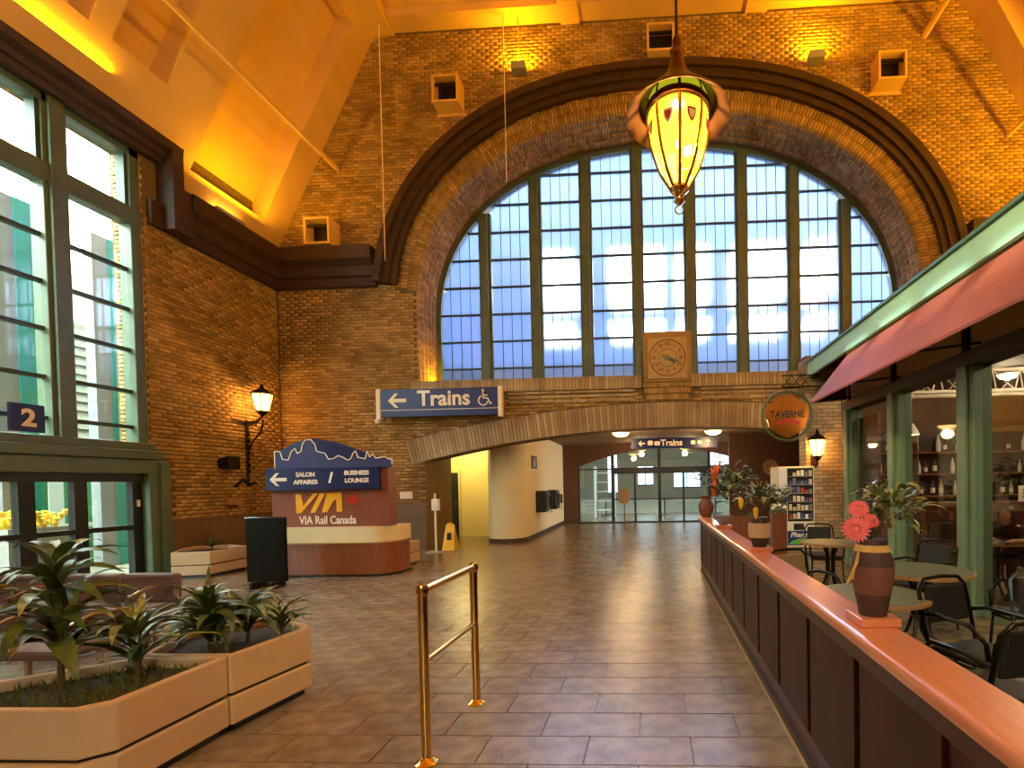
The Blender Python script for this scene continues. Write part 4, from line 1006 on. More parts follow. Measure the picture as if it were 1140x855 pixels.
# ================================================================== PLANTERS
def planter(label, poly, h=.5):
    cx = sum(p[0] for p in poly) / len(poly); cy = sum(p[1] for p in poly) / len(poly)
    t = thing('planter', label, 'planter', (cx, cy, 0))
    def ins(d): return [(cx + (x - cx) * (1 - d / max(.2, math.hypot(x - cx, y - cy))), cy + (y - cy) * (1 - d / max(.2, math.hypot(x - cx, y - cy)))) for x, y in poly]
    MB().prism_z(ins(.05), 0, .05).build('foot', BLACK, t)
    MB().prism_z(poly, .05, h * .46).build('lower_tier', PLANTER, t, bevel=.012)
    MB().prism_z(ins(.03), h * .46, h * .5).build('groove', BLACK, t)
    o, i = poly, ins(.06); n = len(poly)
    mb = MB(); vs = [(x, y, h * .5) for x, y in o] + [(x, y, h) for x, y in o] + [(x, y, h) for x, y in i] + [(x, y, h - .1) for x, y in i] + [(x, y, h * .5) for x, y in i]
    fs = []
    for r in range(4):
        for k in range(n): fs.append((r * n + k, r * n + (k + 1) % n, (r + 1) * n + (k + 1) % n, (r + 1) * n + k))
    for k in range(n): fs.append((k, 4 * n + k, 4 * n + (k + 1) % n, (k + 1) % n))
    mb.add(vs, fs).build('upper_tier', PLANTER, t, bevel=.012)
    MB().prism_z(ins(.062), h * .5, h - .06).build('soil', SOIL, t)
    return t, cx, cy
polyA = [(-2.70, 2.33), (-2.70, 2.985), (-3.25, 2.985), (-3.75, 2.55), (-3.75, 2.235), (-2.80, 2.235)]
polyB = [(-2.69, 2.992), (-2.60, 3.60), (-2.68, 3.68), (-3.15, 3.95), (-3.55, 3.55), (-3.3, 2.992)]
pA, _, _ = planter('tan concrete planter in the left foreground with a tall leafy plant', polyA)
pB, _, _ = planter('tan concrete planter behind the foreground one with low green plants', polyB)
pC, _, _ = planter('tan hexagonal planter by the brick side wall next to the green door', [(-8.45, 8.25), (-7.87, 8.4), (-7.86, 9.22), (-8.4, 9.45), (-8.92, 9.2), (-8.92, 8.95)], .46)
ms = MB()
for k in range(900):
    x, y = random.uniform(-3.6, -2.76), random.uniform(2.3, 2.93)
    if (x < -3.15 and y > 2.55 + (x + 3.75) * .8): continue
    a = random.uniform(0, 6.28); l = random.uniform(.02, .06); z = .44
    ms.add([(x, y, z), (x + .012 * math.cos(a), y + .012 * math.sin(a), z), (x + random.uniform(-.03, .03), y + random.uniform(-.03, .03), z + l)], [(0, 1, 2)])
stuff(ms.build('moss_cover', MOSS, pA))

def leaf_mesh(name, L, Wd, droop, m, rise=.5, seg=7):
    """arching strap leaf along +X from the origin, folded along the midrib"""
    mb = MB(); vs = []
    x = z = 0.0; a = rise
    for i in range(seg + 1):
        t = i / seg; w = Wd * math.sin(PI * min(1, .12 + t * .88)) ** .8 * (1 - t * .15)
        if i == seg: w = .001
        vs += [(x, -w, z + w * .35), (x, 0, z), (x, w, z + w * .35)]
        x += math.cos(a) * L / seg; z += math.sin(a) * L / seg; a -= droop / seg
    fs = []
    for i in range(seg):
        for j in (0, 1): fs.append((i * 3 + j, i * 3 + j + 1, (i + 1) * 3 + j + 1, (i + 1) * 3 + j))
    mb.add(vs, fs)
    return mb.mesh(name, m, smooth=True)
LV = {}
for key, m in (('g', LEAF), ('v', LEAFV), ('b', LEAFB)):
    LV[key] = [leaf_mesh('leaf', 1.0, .085, 1.5, m, .9), leaf_mesh('leaf', 1.0, .11, 2.3, m, 1.0), leaf_mesh('leaf', 1.0, .07, 1.1, m, .7)]
def plant(name, label, X, Y, Z, n, L, stem, keys, tilt=(.0, 1.0), whorls=1, wide=1.0, cat='plant', group=None):
    t = thing(name, label, cat, (X, Y, Z), group)
    MB().tube([(X, Y, Z - .04), (X + .01, Y, Z + stem * .5), (X, Y + .01, Z + stem + .03)], [.016, .013, .008], 6).build('stem', STEMM, t)
    for k in range(n):
        a = k * 2.399 + random.uniform(-.3, .3); f = k / max(1, n - 1)
        h = Z + stem * ((.25 + .75 * f) if whorls > 1 else 1.0)
        l = L * random.uniform(.7, 1.1) * (1 - .25 * f)
        me = random.choice(LV[random.choice(keys)])
        o = link_mesh('leaf', me, t, (X, Y, h), (random.uniform(-.3, .3), -random.uniform(*tilt) * (.3 + .7 * f) , a), (l, l * wide, l))
    return t
plant('leafy_plant', 'tall drooping broad leaved plant in the foreground planter', -3.36, 2.62, .44, 60, .5, .68, 'gvgvggb', (-.7, .8), 2, .95)
plant('leafy_plant', 'medium leafy plant between the tall one and the planter joint', -3.08, 2.78, .44, 40, .42, .3, 'gvgv', (-.3, .9), 2, .9)
plant('leafy_plant', 'dark bushy plant at the joint of the two foreground planters', -3.02, 3.2, .44, 50, .44, .3, 'ggv', (-.3, 1), 2, .85)
plant('leafy_plant', 'bushy striped leaved plant in the middle of the rear foreground planter', -2.94, 3.42, .44, 50, .42, .26, 'gvv', (-.3, 1), 2, .75)
plant('leafy_plant', 'small light green spiky plant at the right end of the rear foreground planter', -2.8, 3.56, .44, 36, .38, .16, 'vvg', (-.2, 1), 2, .65)
plant('leafy_plant', 'dense low green plant behind the others in the rear foreground planter', -3.2, 3.4, .44, 40, .4, .22, 'ggv', (-.3, 1), 2, .85)
plant('leafy_plant', 'low grassy green plant at the near edge of the rear foreground planter', -2.82, 3.1, .44, 12, .18, .05, 'vgb', (0, .9), 1, .7)
plant('leafy_plant', 'small grey green plant in the hexagonal planter by the wall', -8.3, 8.9, .40, 18, .36, .06, 'gg', (0, .9), 1, .6)

# ================================================================== WAITING SEATS behind the planters
def seat_row(label, x0, n, y, zt):
    t = thing('waiting_bench', label, 'bench', (x0, y, 0))
    w = .58
    for k in range(n):
        a = x0 + k * w
        MB().box(a + .02, a + w - .02, y - .04, y + .06, .42, zt).build('backrest', MAUVE, t, bevel=.03)
        MB().box(a + .02, a + w - .02, y - .5, y - .03, .36, .44).build('seat', MAUVE, t, bevel=.03)
    for k in range(n + 1):
        a = x0 + k * w
        MB().tube([(a, y - .02, .36), (a, y - .05, .62), (a, y - .3, .64), (a, y - .5, .58), (a, y - .5, .36)], .018, 8).build('armrest', STEEL, t, True)
        MB().tube([(a, y - .25, .36), (a, y - .25, 0.02)], .025, 8).build('leg', STEEL, t)
        MB().box(a - .03, a + .03, y - .5, y + .05, 0, .025).build('foot', STEEL, t)
    return t
seat_row('mauve waiting bench with chrome arms behind the foreground planters', -7.1, 4, 4.75, .72)
seat_row('lower row of mauve waiting seats close behind the tall plant', -5.9, 3, 3.75, .62)

# ================================================================== BARRIER around the terrace
BX, CT = .83, .95
ba = thing('terrace_barrier', 'long dark red panelled barrier with cherry top around the terrace', 'barrier', (BX + .06, 4, 0))
BY0, BY1 = -1.2, 8.45
MB().box(BX + .02, BX + .12, BY0, BY1, 0, .9).build('core', mat('barrier_groove', (58, 26, 20), .5), ba)
MB().box(BX, BX + .14, BY0, BY1, .8, .905).build('top_rail', PANELD, ba)
MB().box(BX, BX + .14, BY0, BY1, .06, .17).build('bottom_rail', PANELD, ba)
MB().box(BX - .02, BX + .02, BY0, BY1, 0, .06).build('kick_board', mat('kick_dark', (50, 36, 30), .5), ba)
MB().box(BX - .035, BX - .02, BY0, BY1, 0, .012).build('floor_strip', mat('strip_brass', (200, 170, 110), .35, metal=.6), ba)
y = 1.44 - .63 * 4
pm = MB(); pm.box(-.01, .01, -.285, .285, -.315, .315); pmm = pm.mesh('panel', PANEL)
while y < BY1 - .3:
    link_mesh('panel', pmm, ba, (BX + .012, y + .315, .485)); y += .63
MB().prism_y([(BX - .06, .905), (BX - .06, .94), (BX - .05, .955), (BX + .13, .955), (BX + .15, .94), (BX + .15, .905)], BY0, BY1 + .03).build('cap', CAPRED, ba, bevel=.008)
MB().box(BX - .01, BX + .15, BY1, BY1 + .03, 0, .905).build('end_panel', PANELD, ba)

def pedestal(parent, y, s=.08, z0=.955):
    MB().box(BX + .07 - s, BX + .07 + s, y - s, y + s, z0, z0 + .035).build('pedestal', CAPRED, parent, bevel=.006)
# ---- vase with gerberas
VY, VX = 2.07, BX + .07
va = thing('flower_vase', 'brown striped vase with pink gerberas and variegated leaves on the barrier', 'vase', (VX, VY, .955))
pedestal(va, VY)
c = (VX, VY, .99)
def vprof(z): return float(np.interp(z, [0, .03, .09, .15, .2, .235, .262, .29, .30], [.052, .057, .068, .08, .082, .076, .064, .056, .058]))
def vseg(z0, z1): return [(vprof(z) + (.001), z) for z in np.linspace(z0, z1, 8)]
MB().lathe(vseg(0, .09), c, 32).build('lower_body', TERRAD, va, True)
MB().lathe(vseg(.09, .205), c, 32).build('middle_body', TERRA, va, True)
MB().lathe(vseg(.205, .262), c, 32).build('upper_body', TERRAD, va, True)
MB().lathe([(r + .004, z) for r, z in vseg(.262, .288)], c, 32).build('raffia_band', RAFFIA, va, True)
MB().lathe(vseg(.288, .31), c, 32).build('rim', TERRAD, va, True)
mb = MB()
for k in range(9):
    q = random.uniform(-.02, .02); mb.tube([(VX - .06, VY - .02, .99 + .275), (VX - .075, VY - .03 + q * .5, .99 + .22), (VX - .105 + q, VY - .04 + q, .99 + .15 + random.uniform(-.01, .01))], .004, 5)
mb.build('raffia_tassel', RAFFIA, va)
def gerbera(parent, p, d, r):
    p = Vector(p); d = Vector(d).normalized(); u = d.orthogonal().normalized(); w = d.cross(u)
    mb = MB()
    for ring, (rr, n, lift) in enumerate(((r, 20, .1), (r * .75, 16, .35), (r * .5, 12, .6))):
        for k in range(n):
            a = 2 * PI * k / n + ring * .13; e = u * math.cos(a) + w * math.sin(a); f = u * -math.sin(a) + w * math.cos(a)
            b0 = p + e * .008 + d * ring * .003; m1 = p + e * rr * .65 + d * (rr * lift * .5 + ring * .003); t_ = p + e * rr + d * (rr * lift * .4)
            h = rr * .13
            mb.add([b0 - f * h * .3, b0 + f * h * .3, m1 + f * h, t_, m1 - f * h], [(0, 1, 2, 3, 4)])
    fl = mb.build('flower', PINK, parent)
    mb = MB(); mb.tube([p - d * .002, p + d * .012], [r * .22, r * .12], 10); mb.build('flower_centre', mat('gerbera_centre', (226, 150, 110), .7), fl)
    q = Vector((VX, VY, .99 + .29)); mb = MB(); mb.tube([q, q.lerp(p, .6) + Vector((0, 0, .02)), p], .004, 6); mb.build('stalk', LEAF, parent)
gerbera(va, (VX - .1, VY - .09, .99 + .36), (-.45, -1, .25), .058)
gerbera(va, (VX - .065, VY - .03, .99 + .435), (-.3, -.8, .5), .045)
gerbera(va, (VX - .03, VY - .06, .99 + .39), (.1, -.9, .6), .036)
def bushy(parent, C0, R, n, l, keys, base, name='leaf'):
    C0 = Vector(C0)
    for k in range(n):
        d = Vector((random.gauss(0, 1), random.gauss(0, 1), random.gauss(.25, .9))).normalized()
        p = C0 + Vector((d.x * R[0], d.y * R[1], d.z * R[2])) * random.uniform(.35, 1)
        me = random.choice(LV[random.choice(keys)])
        s = l * random.uniform(.7, 1.2)
        link_mesh(name, me, parent, p, (random.uniform(-.5, .5), random.uniform(-.5, .7), math.atan2(d.y, d.x)), (s, s * 1.8, s))
    mb = MB()
    for k in range(7):
        d = Vector((random.uniform(-1, 1) * R[0], random.uniform(-1, 1) * R[1], random.uniform(-.3, .6) * R[2]))
        mb.tube([Vector(base), Vector(base).lerp(C0, .6), C0 + d * .7], .0035, 5)
    mb.build('stalks', STEMM, parent)
bushy(va, (VX + .09, VY + .03, .99 + .42), (.14, .12, .13), 130, .085, 'vvvg', (VX, VY, 1.27))
# ---- second pot
pb = thing('potted_plant', 'cream and dark pot with grey green leaves on a pedestal along the barrier', 'plant', (VX, 4.2, .955)); pedestal(pb, 4.2, .09)
MB().lathe([(.058, 0), (.075, .06), (.085, .08)], (VX, 4.2, .99), 24).build('lower_body', TERRAD, pb, True)
MB().lathe([(.088, .08), (.095, .15), (.09, .2)], (VX, 4.2, .99), 24).build('upper_body', mat('pot_cream', (206, 168, 126), .5, var=.06), pb, True)
MB().lathe([(.07, .2), (.07, .25)], (VX, 4.2, .99), 24).build('neck', TERRAD, pb, True)
bushy(pb, (VX + .05, 4.2, 1.37), (.2, .18, .15), 70, .12, 'gvgg', (VX, 4.2, 1.22))
for x, z in ((VX - .17, 1.36), (VX - .05, 1.28)):
    mb = MB(); mb.lathe([(.004, -.05), (.018, -.02), (.022, .03), (.004, .05)], (x, 4.1, z), 8); mb.build('yellow_bloom', YELLOWF, pb)
# ---- little bowl, small vase, planter boxes, tall foliage
bw = thing('small_bowl', 'small grey bowl on the barrier cap between the two far plants', 'bowl', (VX, 6.3, .955)); pedestal(bw, 6.3, .1)
MB().lathe([(.05, 0), (.09, .06), (.12, .12), (.11, .12), (.04, .04)], (VX, 6.3, .99), 20, caps=False).build('bowl_body', GREY, bw, True); MB().lathe([(.09, .07), (.095, .1)], (VX, 6.3, .99), 16).build('soil', SOIL, bw)
sv = thing('potted_plant', 'small brown vase with bird of paradise flower at the far barrier end', 'plant', (VX - .01, 8.2, .955))
MB().lathe([(.07, 0), (.12, .1), (.13, .2), (.07, .3), (.09, .36)], (VX - .01, 8.2, .955), 20).build('vase_body', TERRA, sv, True)
bushy(sv, (VX, 8.2, 1.55), (.2, .2, .25), 30, .16, 'gvg', (VX, 8.2, 1.3))
mb = MB()
for a, e in ((.2, 1.2), (.0, 1.5), (-.3, 1.0), (.4, 1.7)):
    q = Vector((VX + .12, 8.1, 1.55)); mb.tube([q, q + Vector((math.sin(a) * .1, -.05, .14)), q + Vector((math.sin(a) * .26, -.05, .3 * e * .7))], [.02, .026, .003], 5)
mb.tube([(VX + .1, 8.1, 1.3), (VX + .12, 8.1, 1.42), (VX + .12, 8.1, 1.56)], [.02, .055, .03], 7); mb.build('orange_bloom', ORANGEF, sv)
def wood_box(label, x0, x1, y0, y1, z1):
    t = thing('wooden_planter', label, 'planter', ((x0 + x1) / 2, (y0 + y1) / 2, 0))
    for a in ((x0, x1, y0, y0 + .03), (x0, x1, y1 - .03, y1), (x0, x0 + .03, y0 + .03, y1 - .03), (x1 - .03, x1, y0 + .03, y1 - .03)): MB().box(*a, 0, z1).build('board', CHERRY, t)
    MB().box(x0 + .03, x1 - .03, y0 + .03, y1 - .03, .02, z1 - .05).build('soil', SOIL, t)
    return t
wood_box('cherry wood planter box behind the far end of the barrier', 1.07, 1.62, 8.0, 8.42, .96)
wood_box('narrow tall cherry wood planter box beside the vending machine', 2.06, 2.3, 8.55, 8.8, 1.02)
pt = thing('potted_plant', 'tall bamboo like plant in the cherry box at the barrier end', 'plant', (1.35, 8.2, .91))
bushy(pt, (1.33, 8.2, 1.45), (.36, .25, .42), 150, .2, 'gggv', (1.35, 8.2, .91))
pt2 = thing('potted_plant', 'dark leafy plant in the narrow wooden box near the vending machine', 'plant', (2.18, 8.68, .97))
bushy(pt2, (2.16, 8.68, 1.25), (.22, .2, .22), 45, .16, 'gg', (2.18, 8.68, .97))

# ================================================================== RESTAURANT
FXc = 3.65
PY, PXa, PXb = 11.25, 3.47, 4.25
pier = MB(); pier.box(PXa, 4.5, PY, YB - .06, 0, 4.3)
pr = struct(pier.build('wall_pier', MORTAR), 'buff brick pier at the corner of the restaurant', 'pier')
def brk(w): return MB().box(-w / 2, w / 2, -.014, .002, -.037, .037).mesh('brick', BRICKP)
bmm, side = brk(.23), MB()
for r in range(50):
    z = .045 + r * .0865
    if z > 4.26: break
    x = PXa - (.1205 if r % 2 else 0)
    while x < PXb - .03:
        a, c2_ = max(x, PXa), min(x + .23, PXb)
        if c2_ - a > .22: link_mesh('brick', bmm, pr, ((a + c2_) / 2, PY, z))
        elif c2_ - a > .03: link_mesh('brick', brk(c2_ - a), pr, ((a + c2_) / 2, PY, z))
        x += .242
    y = PY - (.1205 if r % 2 else 0)
    while y < YB - .06:
        a, c2_ = max(y, PY - .012), min(y + .23, YB - .06)
        if c2_ - a > .03: side.box(PXa - .014, PXa + .002, a, c2_, z - .037, z + .037)
        y += .242
    side.box(4.26, 4.5, PY - .06, PY + .01, z - .037, z + .037)
stuff(side.build('side_bricks', BRICKP, pr))
# facade frame
fa = bpy.data.objects.new('trim_6', None); COL.objects.link(fa); fa.location = (FXc, 5, 0); struct(fa, 'green painted shop front frame of the restaurant', 'shop front')
coly = [9.12, 7.45, 5.78, 4.1, 2.4, .7]
for y in coly:
    mb = MB(); mb.box(FXc - .1, FXc + .1, y - .16, y + .16, 0, 2.78); mb.box(FXc - .15, FXc - .1, y - .08, y + .08, 0, 2.78); mb.box(FXc - .13, FXc + .13, y - .2, y + .2, 0, .12)
    mb.build('column', CELADON, fa, bevel=.01)
MB().box(FXc - .14, FXc + .14, -2, 9.2, 2.78, 2.94).build('header_beam', mat('header_dark', (56, 46, 36), .5), fa)
MB().box(FXc - .06, FXc + .1, -2, 9.2, 2.94, 4.0).build('upper_panel', mat('header_beige', (196, 178, 140), .7, var=.04), fa)
for y in coly: MB().box(FXc - .1, FXc - .06, y - .05, y + .05, 2.94, 3.4).build('batten', DARKM, fa)
for a, c_ in zip(coly[1:], coly[:-1]):
    MB().box(FXc - .005, FXc + .005, a + .16, c_ - .16, .1, 2.78).build('pane', GLASSR, fa)
    MB().box(FXc - .03, FXc + .03, a + .16, c_ - .16, 0, .1).build('bottom_rail', CELADON, fa)
# brown door leaf in the first bay
MB().box(FXc + .02, FXc + .07, 8.2, 8.9, .1, 2.6).build('door_leaf', CHERRY, fa)
# roof, fascia, awning
rf = struct(MB().box(3.56, XR, -2, 11.2, 4.02, 4.12).build('ceiling_restaurant_roof', mat('roof_brown', (96, 66, 40), .7)), 'flat roof over the restaurant', 'roof')
MB().box(3.5, 3.56, -2, 11.2, 3.82, 4.12).build('fascia', MINT, rf)
MB().box(3.46, 3.58, -2, 11.2, 4.12, 4.16).build('fascia_lip', mat('lip_green', (70, 120, 100), .5), rf)
aw_ = thing('awning', 'long red sloping awning under the mint green fascia', 'awning', (3.2, 4, 2.9))
MB().prism_y([(2.86, 2.89), (2.86, 2.925), (3.53, 3.76), (3.53, 3.72)], -2, 9.04).build('canvas', RED, aw_)
MB().prism_y([(2.87, 2.90), (3.5, 3.66), (3.5, 2.95)], 9.0, 9.03).build('end_panel', mat('awning_end', (90, 34, 30), .7), aw_)
for y in (8.9, 7.2, 5.5, 3.8, 2.1): MB().tube([(2.88, y, 2.91), (3.55, y, 2.98)], .015, 6).build('support', DARKM, aw_)
# interior
OCH = mat('ochre_wall', (166, 118, 56), .75, var=.06)
ri = MB(); ri.box(4.5, XR, RY, RY + .12, 0, 4.02); ri.box(XR - .1, XR, -2, RY, 0, 3.62)
struct(ri.build('wall_restaurant', mat('rest_brown', (86, 58, 38), .75, var=.08)), 'brown inner walls of the restaurant', 'wall')
struct(MB().box(7.3, XR - .1, RY - .03, RY, 0, 3.3).build('wall_ochre', OCH), 'ochre wall panel inside the restaurant', 'wall')
struct(MB().box(FXc + .12, XR - .1, -2, RY, 3.4, 3.5).build('ceiling_restaurant', mat('rest_ceiling', (60, 46, 36), .8)), 'dark ceiling of the restaurant', 'ceiling')
bar = thing('bar_counter', 'dark wooden bar counter at the back of the restaurant', 'bar', (6.2, 9.5, 0))
MB().box(4.4, 9.0, 9.3, 9.75, 0, 1.02).build('body', CHERRY, bar); MB().box(4.3, 9.1, 9.2, 9.82, 1.02, 1.07).build('top', DKBROWN, bar)
for k in range(9): MB().box(4.5 + k * .5, 4.92 + k * .5, 9.28, 9.3, .15, .9).build('panel', PANELD, bar)
shf = thing('bar_shelves', 'dark back bar shelving behind the counter', 'shelves', (6.2, 10.6, 0))
MB().box(4.4, 9.2, RY - .06, RY - .03, 0, 2.5).build('back_panel', mat('shelf_dark', (46, 30, 22), .5), shf)
for z in (1.15, 1.62, 2.08): MB().box(4.4, 9.2, RY - .4, RY - .06, z - .03, z).build('shelf', CHERRY, shf)
for x in (4.4, 5.6, 6.8, 8.0, 9.17): MB().box(x, x + .03, RY - .4, RY - .06, 1.12, 2.5).build('upright', CHERRY, shf)
ORD = 'first second third fourth fifth sixth seventh eighth ninth tenth eleventh twelfth thirteenth fourteenth fifteenth sixteenth seventeenth eighteenth nineteenth twentieth'.split()
bp = [(.0, .0), (.035, .0), (.037, .02), (.037, .17), (.03, .2), (.013, .23), (.013, .29), (.0, .29)]
bcol = [mat('bottle_%d' % i, c_, .12) for i, c_ in enumerate(((226, 226, 220), (60, 84, 50), (110, 60, 24), (190, 180, 150), (40, 40, 60)))]
bms = [MB().lathe(bp, (0, 0, 0), 10, caps=False).mesh('glass_body', m, smooth=True) for m in bcol]
lab = MB().lathe([(.0385, .05), (.0385, .14)], (0, 0, 0), 10, caps=False).mesh('paper_label', SIGNW, smooth=True)
for z, nm in ((1.15, 'bottom'), (1.62, 'middle'), (2.08, 'top')):
    x = 4.5; nth = 0
    while x < 8.4:
        if random.random() < .75 and min(abs(x - q) for q in (4.4, 5.6, 6.8, 8.0)) > .07:
            s = random.uniform(.9, 1.25)
            nth += 1
            t = thing('bottle', '%s liquor bottle from the left on the %s back bar shelf' % (ORD[nth - 1], nm), 'bottle', (x, RY - .2, z), 'bottles on the %s bar shelf' % nm)
            for nm2, me in (('glass_body', random.choice(bms)), ('paper_label', lab)):
                o = bpy.data.objects.new(nm2, me); COL.objects.link(o); o.parent = t; o.scale = (s, s, s)
        x += random.uniform(.13, .26)
# white roof truss
tr = thing('roof_truss', 'white metal lattice truss under the restaurant ceiling', 'truss', (6.5, 8.2, 2.85))
for y, z in ((8.0, 2.88), (8.4, 2.88), (8.2, 3.25)): MB().tube([(3.9, y, z), (XR - .15, y, z)], .03, 8).build('chord', SIGNW, tr)
for k in range(14):
    x = 4.0 + k * .42
    for y in (8.0, 8.4): MB().tube([(x, y, 2.88), (x + .21, 8.2, 3.25), (x + .42, y, 2.88)], .015, 6).build('brace', SIGNW, tr)
for x in (4.5, 9.2): MB().tube([(x, 8.2, 3.25), (x, 8.2, 3.4)], .02, 6).build('hanger', SIGNW, tr)
for i, (x, y, nm) in enumerate(((6.2, 8.9, 'glowing ceiling lamp by the truss inside the restaurant'), (5.2, 6.8, 'glowing ceiling lamp over the front restaurant tables'), (4.6, 3.2, 'glowing ceiling lamp in the near end of the restaurant'), (6.6, 7.4, 'glowing ceiling lamp deep inside the restaurant'))):
    t = thing('ceiling_lamp', nm, 'lamp', (x, y, 3.4))
    MB().lathe([(.06, 3.4), (.16, 3.36), (.17, 3.3)], (x, y, 0), 18).build('rim', WHITE, t); MB().lathe([(.16, 3.3), (.12, 3.24), (.02, 3.21)], (x, y, 0), 18).build('bowl', emis('lamp_white', (255, 240, 205), 14), t)
    point('ceiling_lamp_light', (x, y, 3.12), 60, (1, .8, .52), .1)
hp = thing('pendant_lamp', 'small hanging bell lamp glowing behind the first shop front bay', 'lamp', (4.6, 9.2, 2.1))
MB().tube([(4.6, 9.0, 2.5), (4.6, 9.0, 3.4)], .01, 6).build('cord', BLACK, hp); MB().lathe([(.04, 2.5), (.1, 2.4), (.14, 2.3)], (4.6, 9.0, 0), 16, caps=False).build('shade', WHITE, hp); MB().lathe([(.01, 2.28), (.05, 2.32), (.05, 2.38), (.01, 2.42)], (4.6, 9.0, 0), 12).build('bulb', emis('bulb', (255, 236, 170), 30), hp)
sc = thing('wall_lantern', 'glowing copper lantern on the buff brick pier', 'lantern', (3.62, 11.2, 2.0))
lantern(sc, 3.64, 11.02, 2.04, .17, .36, 40)
MB().tube([(3.64, 11.23, 1.95), (3.64, 11.14, 1.8), (3.64, 11.02, 1.95)], .012, 6).build('arm', DARKM, sc); MB().box(3.56, 3.72, 11.215, 11.236, 1.85, 2.1).build('back_plate', COPPER, sc)
# hanging tavern sign
tsn = thing('hanging_sign', 'round hanging sign with copper shield by the restaurant corner', 'sign', (2.96, 10.9, 2.4))
cx_, cz_, R_ = 2.96, 2.93, .53
MB().tube([(cx_ + R_ * math.cos(a), 10.9, cz_ + R_ * math.sin(a)) for a in np.linspace(0, 2 * PI, 41)], .03, 8, caps=False).build('ring', mat('ring_green', (94, 110, 88), .4, metal=.4), tsn, True)
sh = [(-.36, .2), (-.26, .24), (-.12, .36), (.12, .36), (.26, .24), (.36, .2), (.38, .0), (.3, -.22), (.14, -.34), (0, -.4), (-.14, -.34), (-.3, -.22), (-.38, 0)]
MB().prism_y([(cx_ + x, cz_ + z) for x, z in [(a * 1.22, b_ * 1.22) for a, b_ in sh]], 10.885, 10.915).build('shield', mat('copper_plate', (196, 116, 44), .25, metal=.9, var=.2, scale=3), tsn)
put_text('TAVERNE', .2, BLACK, tsn, (cx_, 10.88, cz_ + .03), bold=.004, sx=.85)
MB().prism_y([(cx_ - .26, cz_ - .14), (cx_, cz_ - .06), (cx_ + .28, cz_ - .14), (cx_ + .27, cz_ - .2), (cx_, cz_ - .12), (cx_ - .24, cz_ - .2)], 10.875, 10.885).build('ribbon', LOGOR, tsn)
mb = MB()
for z in (3.55, 3.8): mb.tube([(cx_ - .1, 10.9, z), (3.68, 10.9, z), (3.68, 11.236, z)], .014, 6)
for k in range(3): mb.tube([(cx_ - .1 + k * .2, 10.9, 3.55), (cx_ + .1 + k * .2, 10.9, 3.8)], .008, 5); mb.tube([(cx_ - .1 + k * .2, 10.9, 3.8), (cx_ + .1 + k * .2, 10.9, 3.55)], .008, 5)
mb.tube([(cx_, 10.9, cz_ + R_), (cx_, 10.9, 3.55)], .01, 6); mb.build('bracket', DARKM, tsn)

# ================================================================== TERRACE FURNITURE
def make_table(label, X, Y, r=.4):
    t = thing('round_table', label, 'table', (X, Y, 0))
    MB().lathe([(r - .02, .742), (r - .015, .748)], (X, Y, 0), 36).build('tabletop', TABLETOP, t)
    MB().lathe([(r - .03, .715), (r, .718), (r, .742), (r - .02, .744)], (X, Y, 0), 36).build('edge_band', TABLEEDGE, t, True)
    MB().lathe([(.12, .70), (.12, .715)], (X, Y, 0), 12).build('plate', BLACK, t)
    for k in range(4):
        a = PI / 4 + k * PI / 2; e = Vector((math.cos(a), math.sin(a), 0))
        P = [Vector((X, Y, 0)) + e * d + Vector((0, 0, z)) for d, z in ((.1, .70), (.05, .6), (.045, .35), (.09, .2), (.2, .1), (.3, .02))]
        MB().tube(P, .016, 7).build('leg', BLACK, t, True)
    MB().tube([(X + .06 * math.cos(q), Y + .06 * math.sin(q), .35) for q in np.linspace(0, 2 * PI, 13)], .01, 5, caps=False).build('ring', BLACK, t)
    return t
make_table('round green topped table behind the gerbera vase', 2.3, 4.4, .42)
make_table('round table near the buff brick pier', 2.26, 6.4, .36)
make_table('round table close behind the barrier and the gerbera vase', 1.52, 3.5, .36)
make_table('small round table before the seated person inside the shop front', 4.2, 6.22, .29)
FRAME = mat('chair_black_metal', (16, 15, 15), .28, metal=.4)
PAD = mat('chair_pad', (26, 22, 22), .6, var=.2, bump=.2, bscale=120)
PADT = mat('chair_pad_tan', (150, 126, 92), .7, var=.08)
def make_chair(label, pad):
    t = thing('terrace_chair', label, 'chair')
    MB().box(-.2, .2, -.2, .2, .43, .475).build('seat', pad, t, bevel=.018)
    mb = MB(); mb.hexa([(-.17, -.245, .6), (.17, -.245, .6), (.17, -.215, .6), (-.17, -.215, .6), (-.165, -.285, .84), (.165, -.285, .84), (.165, -.255, .84), (-.165, -.255, .84)]); mb.build('backrest', pad, t, bevel=.015)
    MB().tube([(-.2, -.2, .44), (-.205, -.24, .62), (-.2, -.28, .82), (-.15, -.292, .875), (0, -.295, .885), (.15, -.292, .875), (.2, -.28, .82), (.205, -.24, .62), (.2, -.2, .44)], .013, 8).build('back_frame', FRAME, t, True)
    for s in (-1, 1):
        MB().tube([(s * .2, -.2, .44), (s * .22, -.25, 0)], .012, 7).build('leg', FRAME, t)
        MB().tube([(s * .2, .19, .44), (s * .22, .22, 0)], .012, 7).build('leg', FRAME, t)
        MB().tube([(s * .205, -.24, .66), (s * .235, -.12, .69), (s * .24, .1, .68), (s * .23, .19, .6), (s * .21, .2, .44)], .014, 8).build('armrest', FRAME, t, True)
    MB().tube([(-.2, -.2, .42), (.2, -.2, .42), (.2, .2, .42), (-.2, .2, .42), (-.2, -.2, .42)], .011, 6).build('seat_frame', FRAME, t)
    return t
ch0 = make_chair('', PAD); ch1 = make_chair('', PADT)
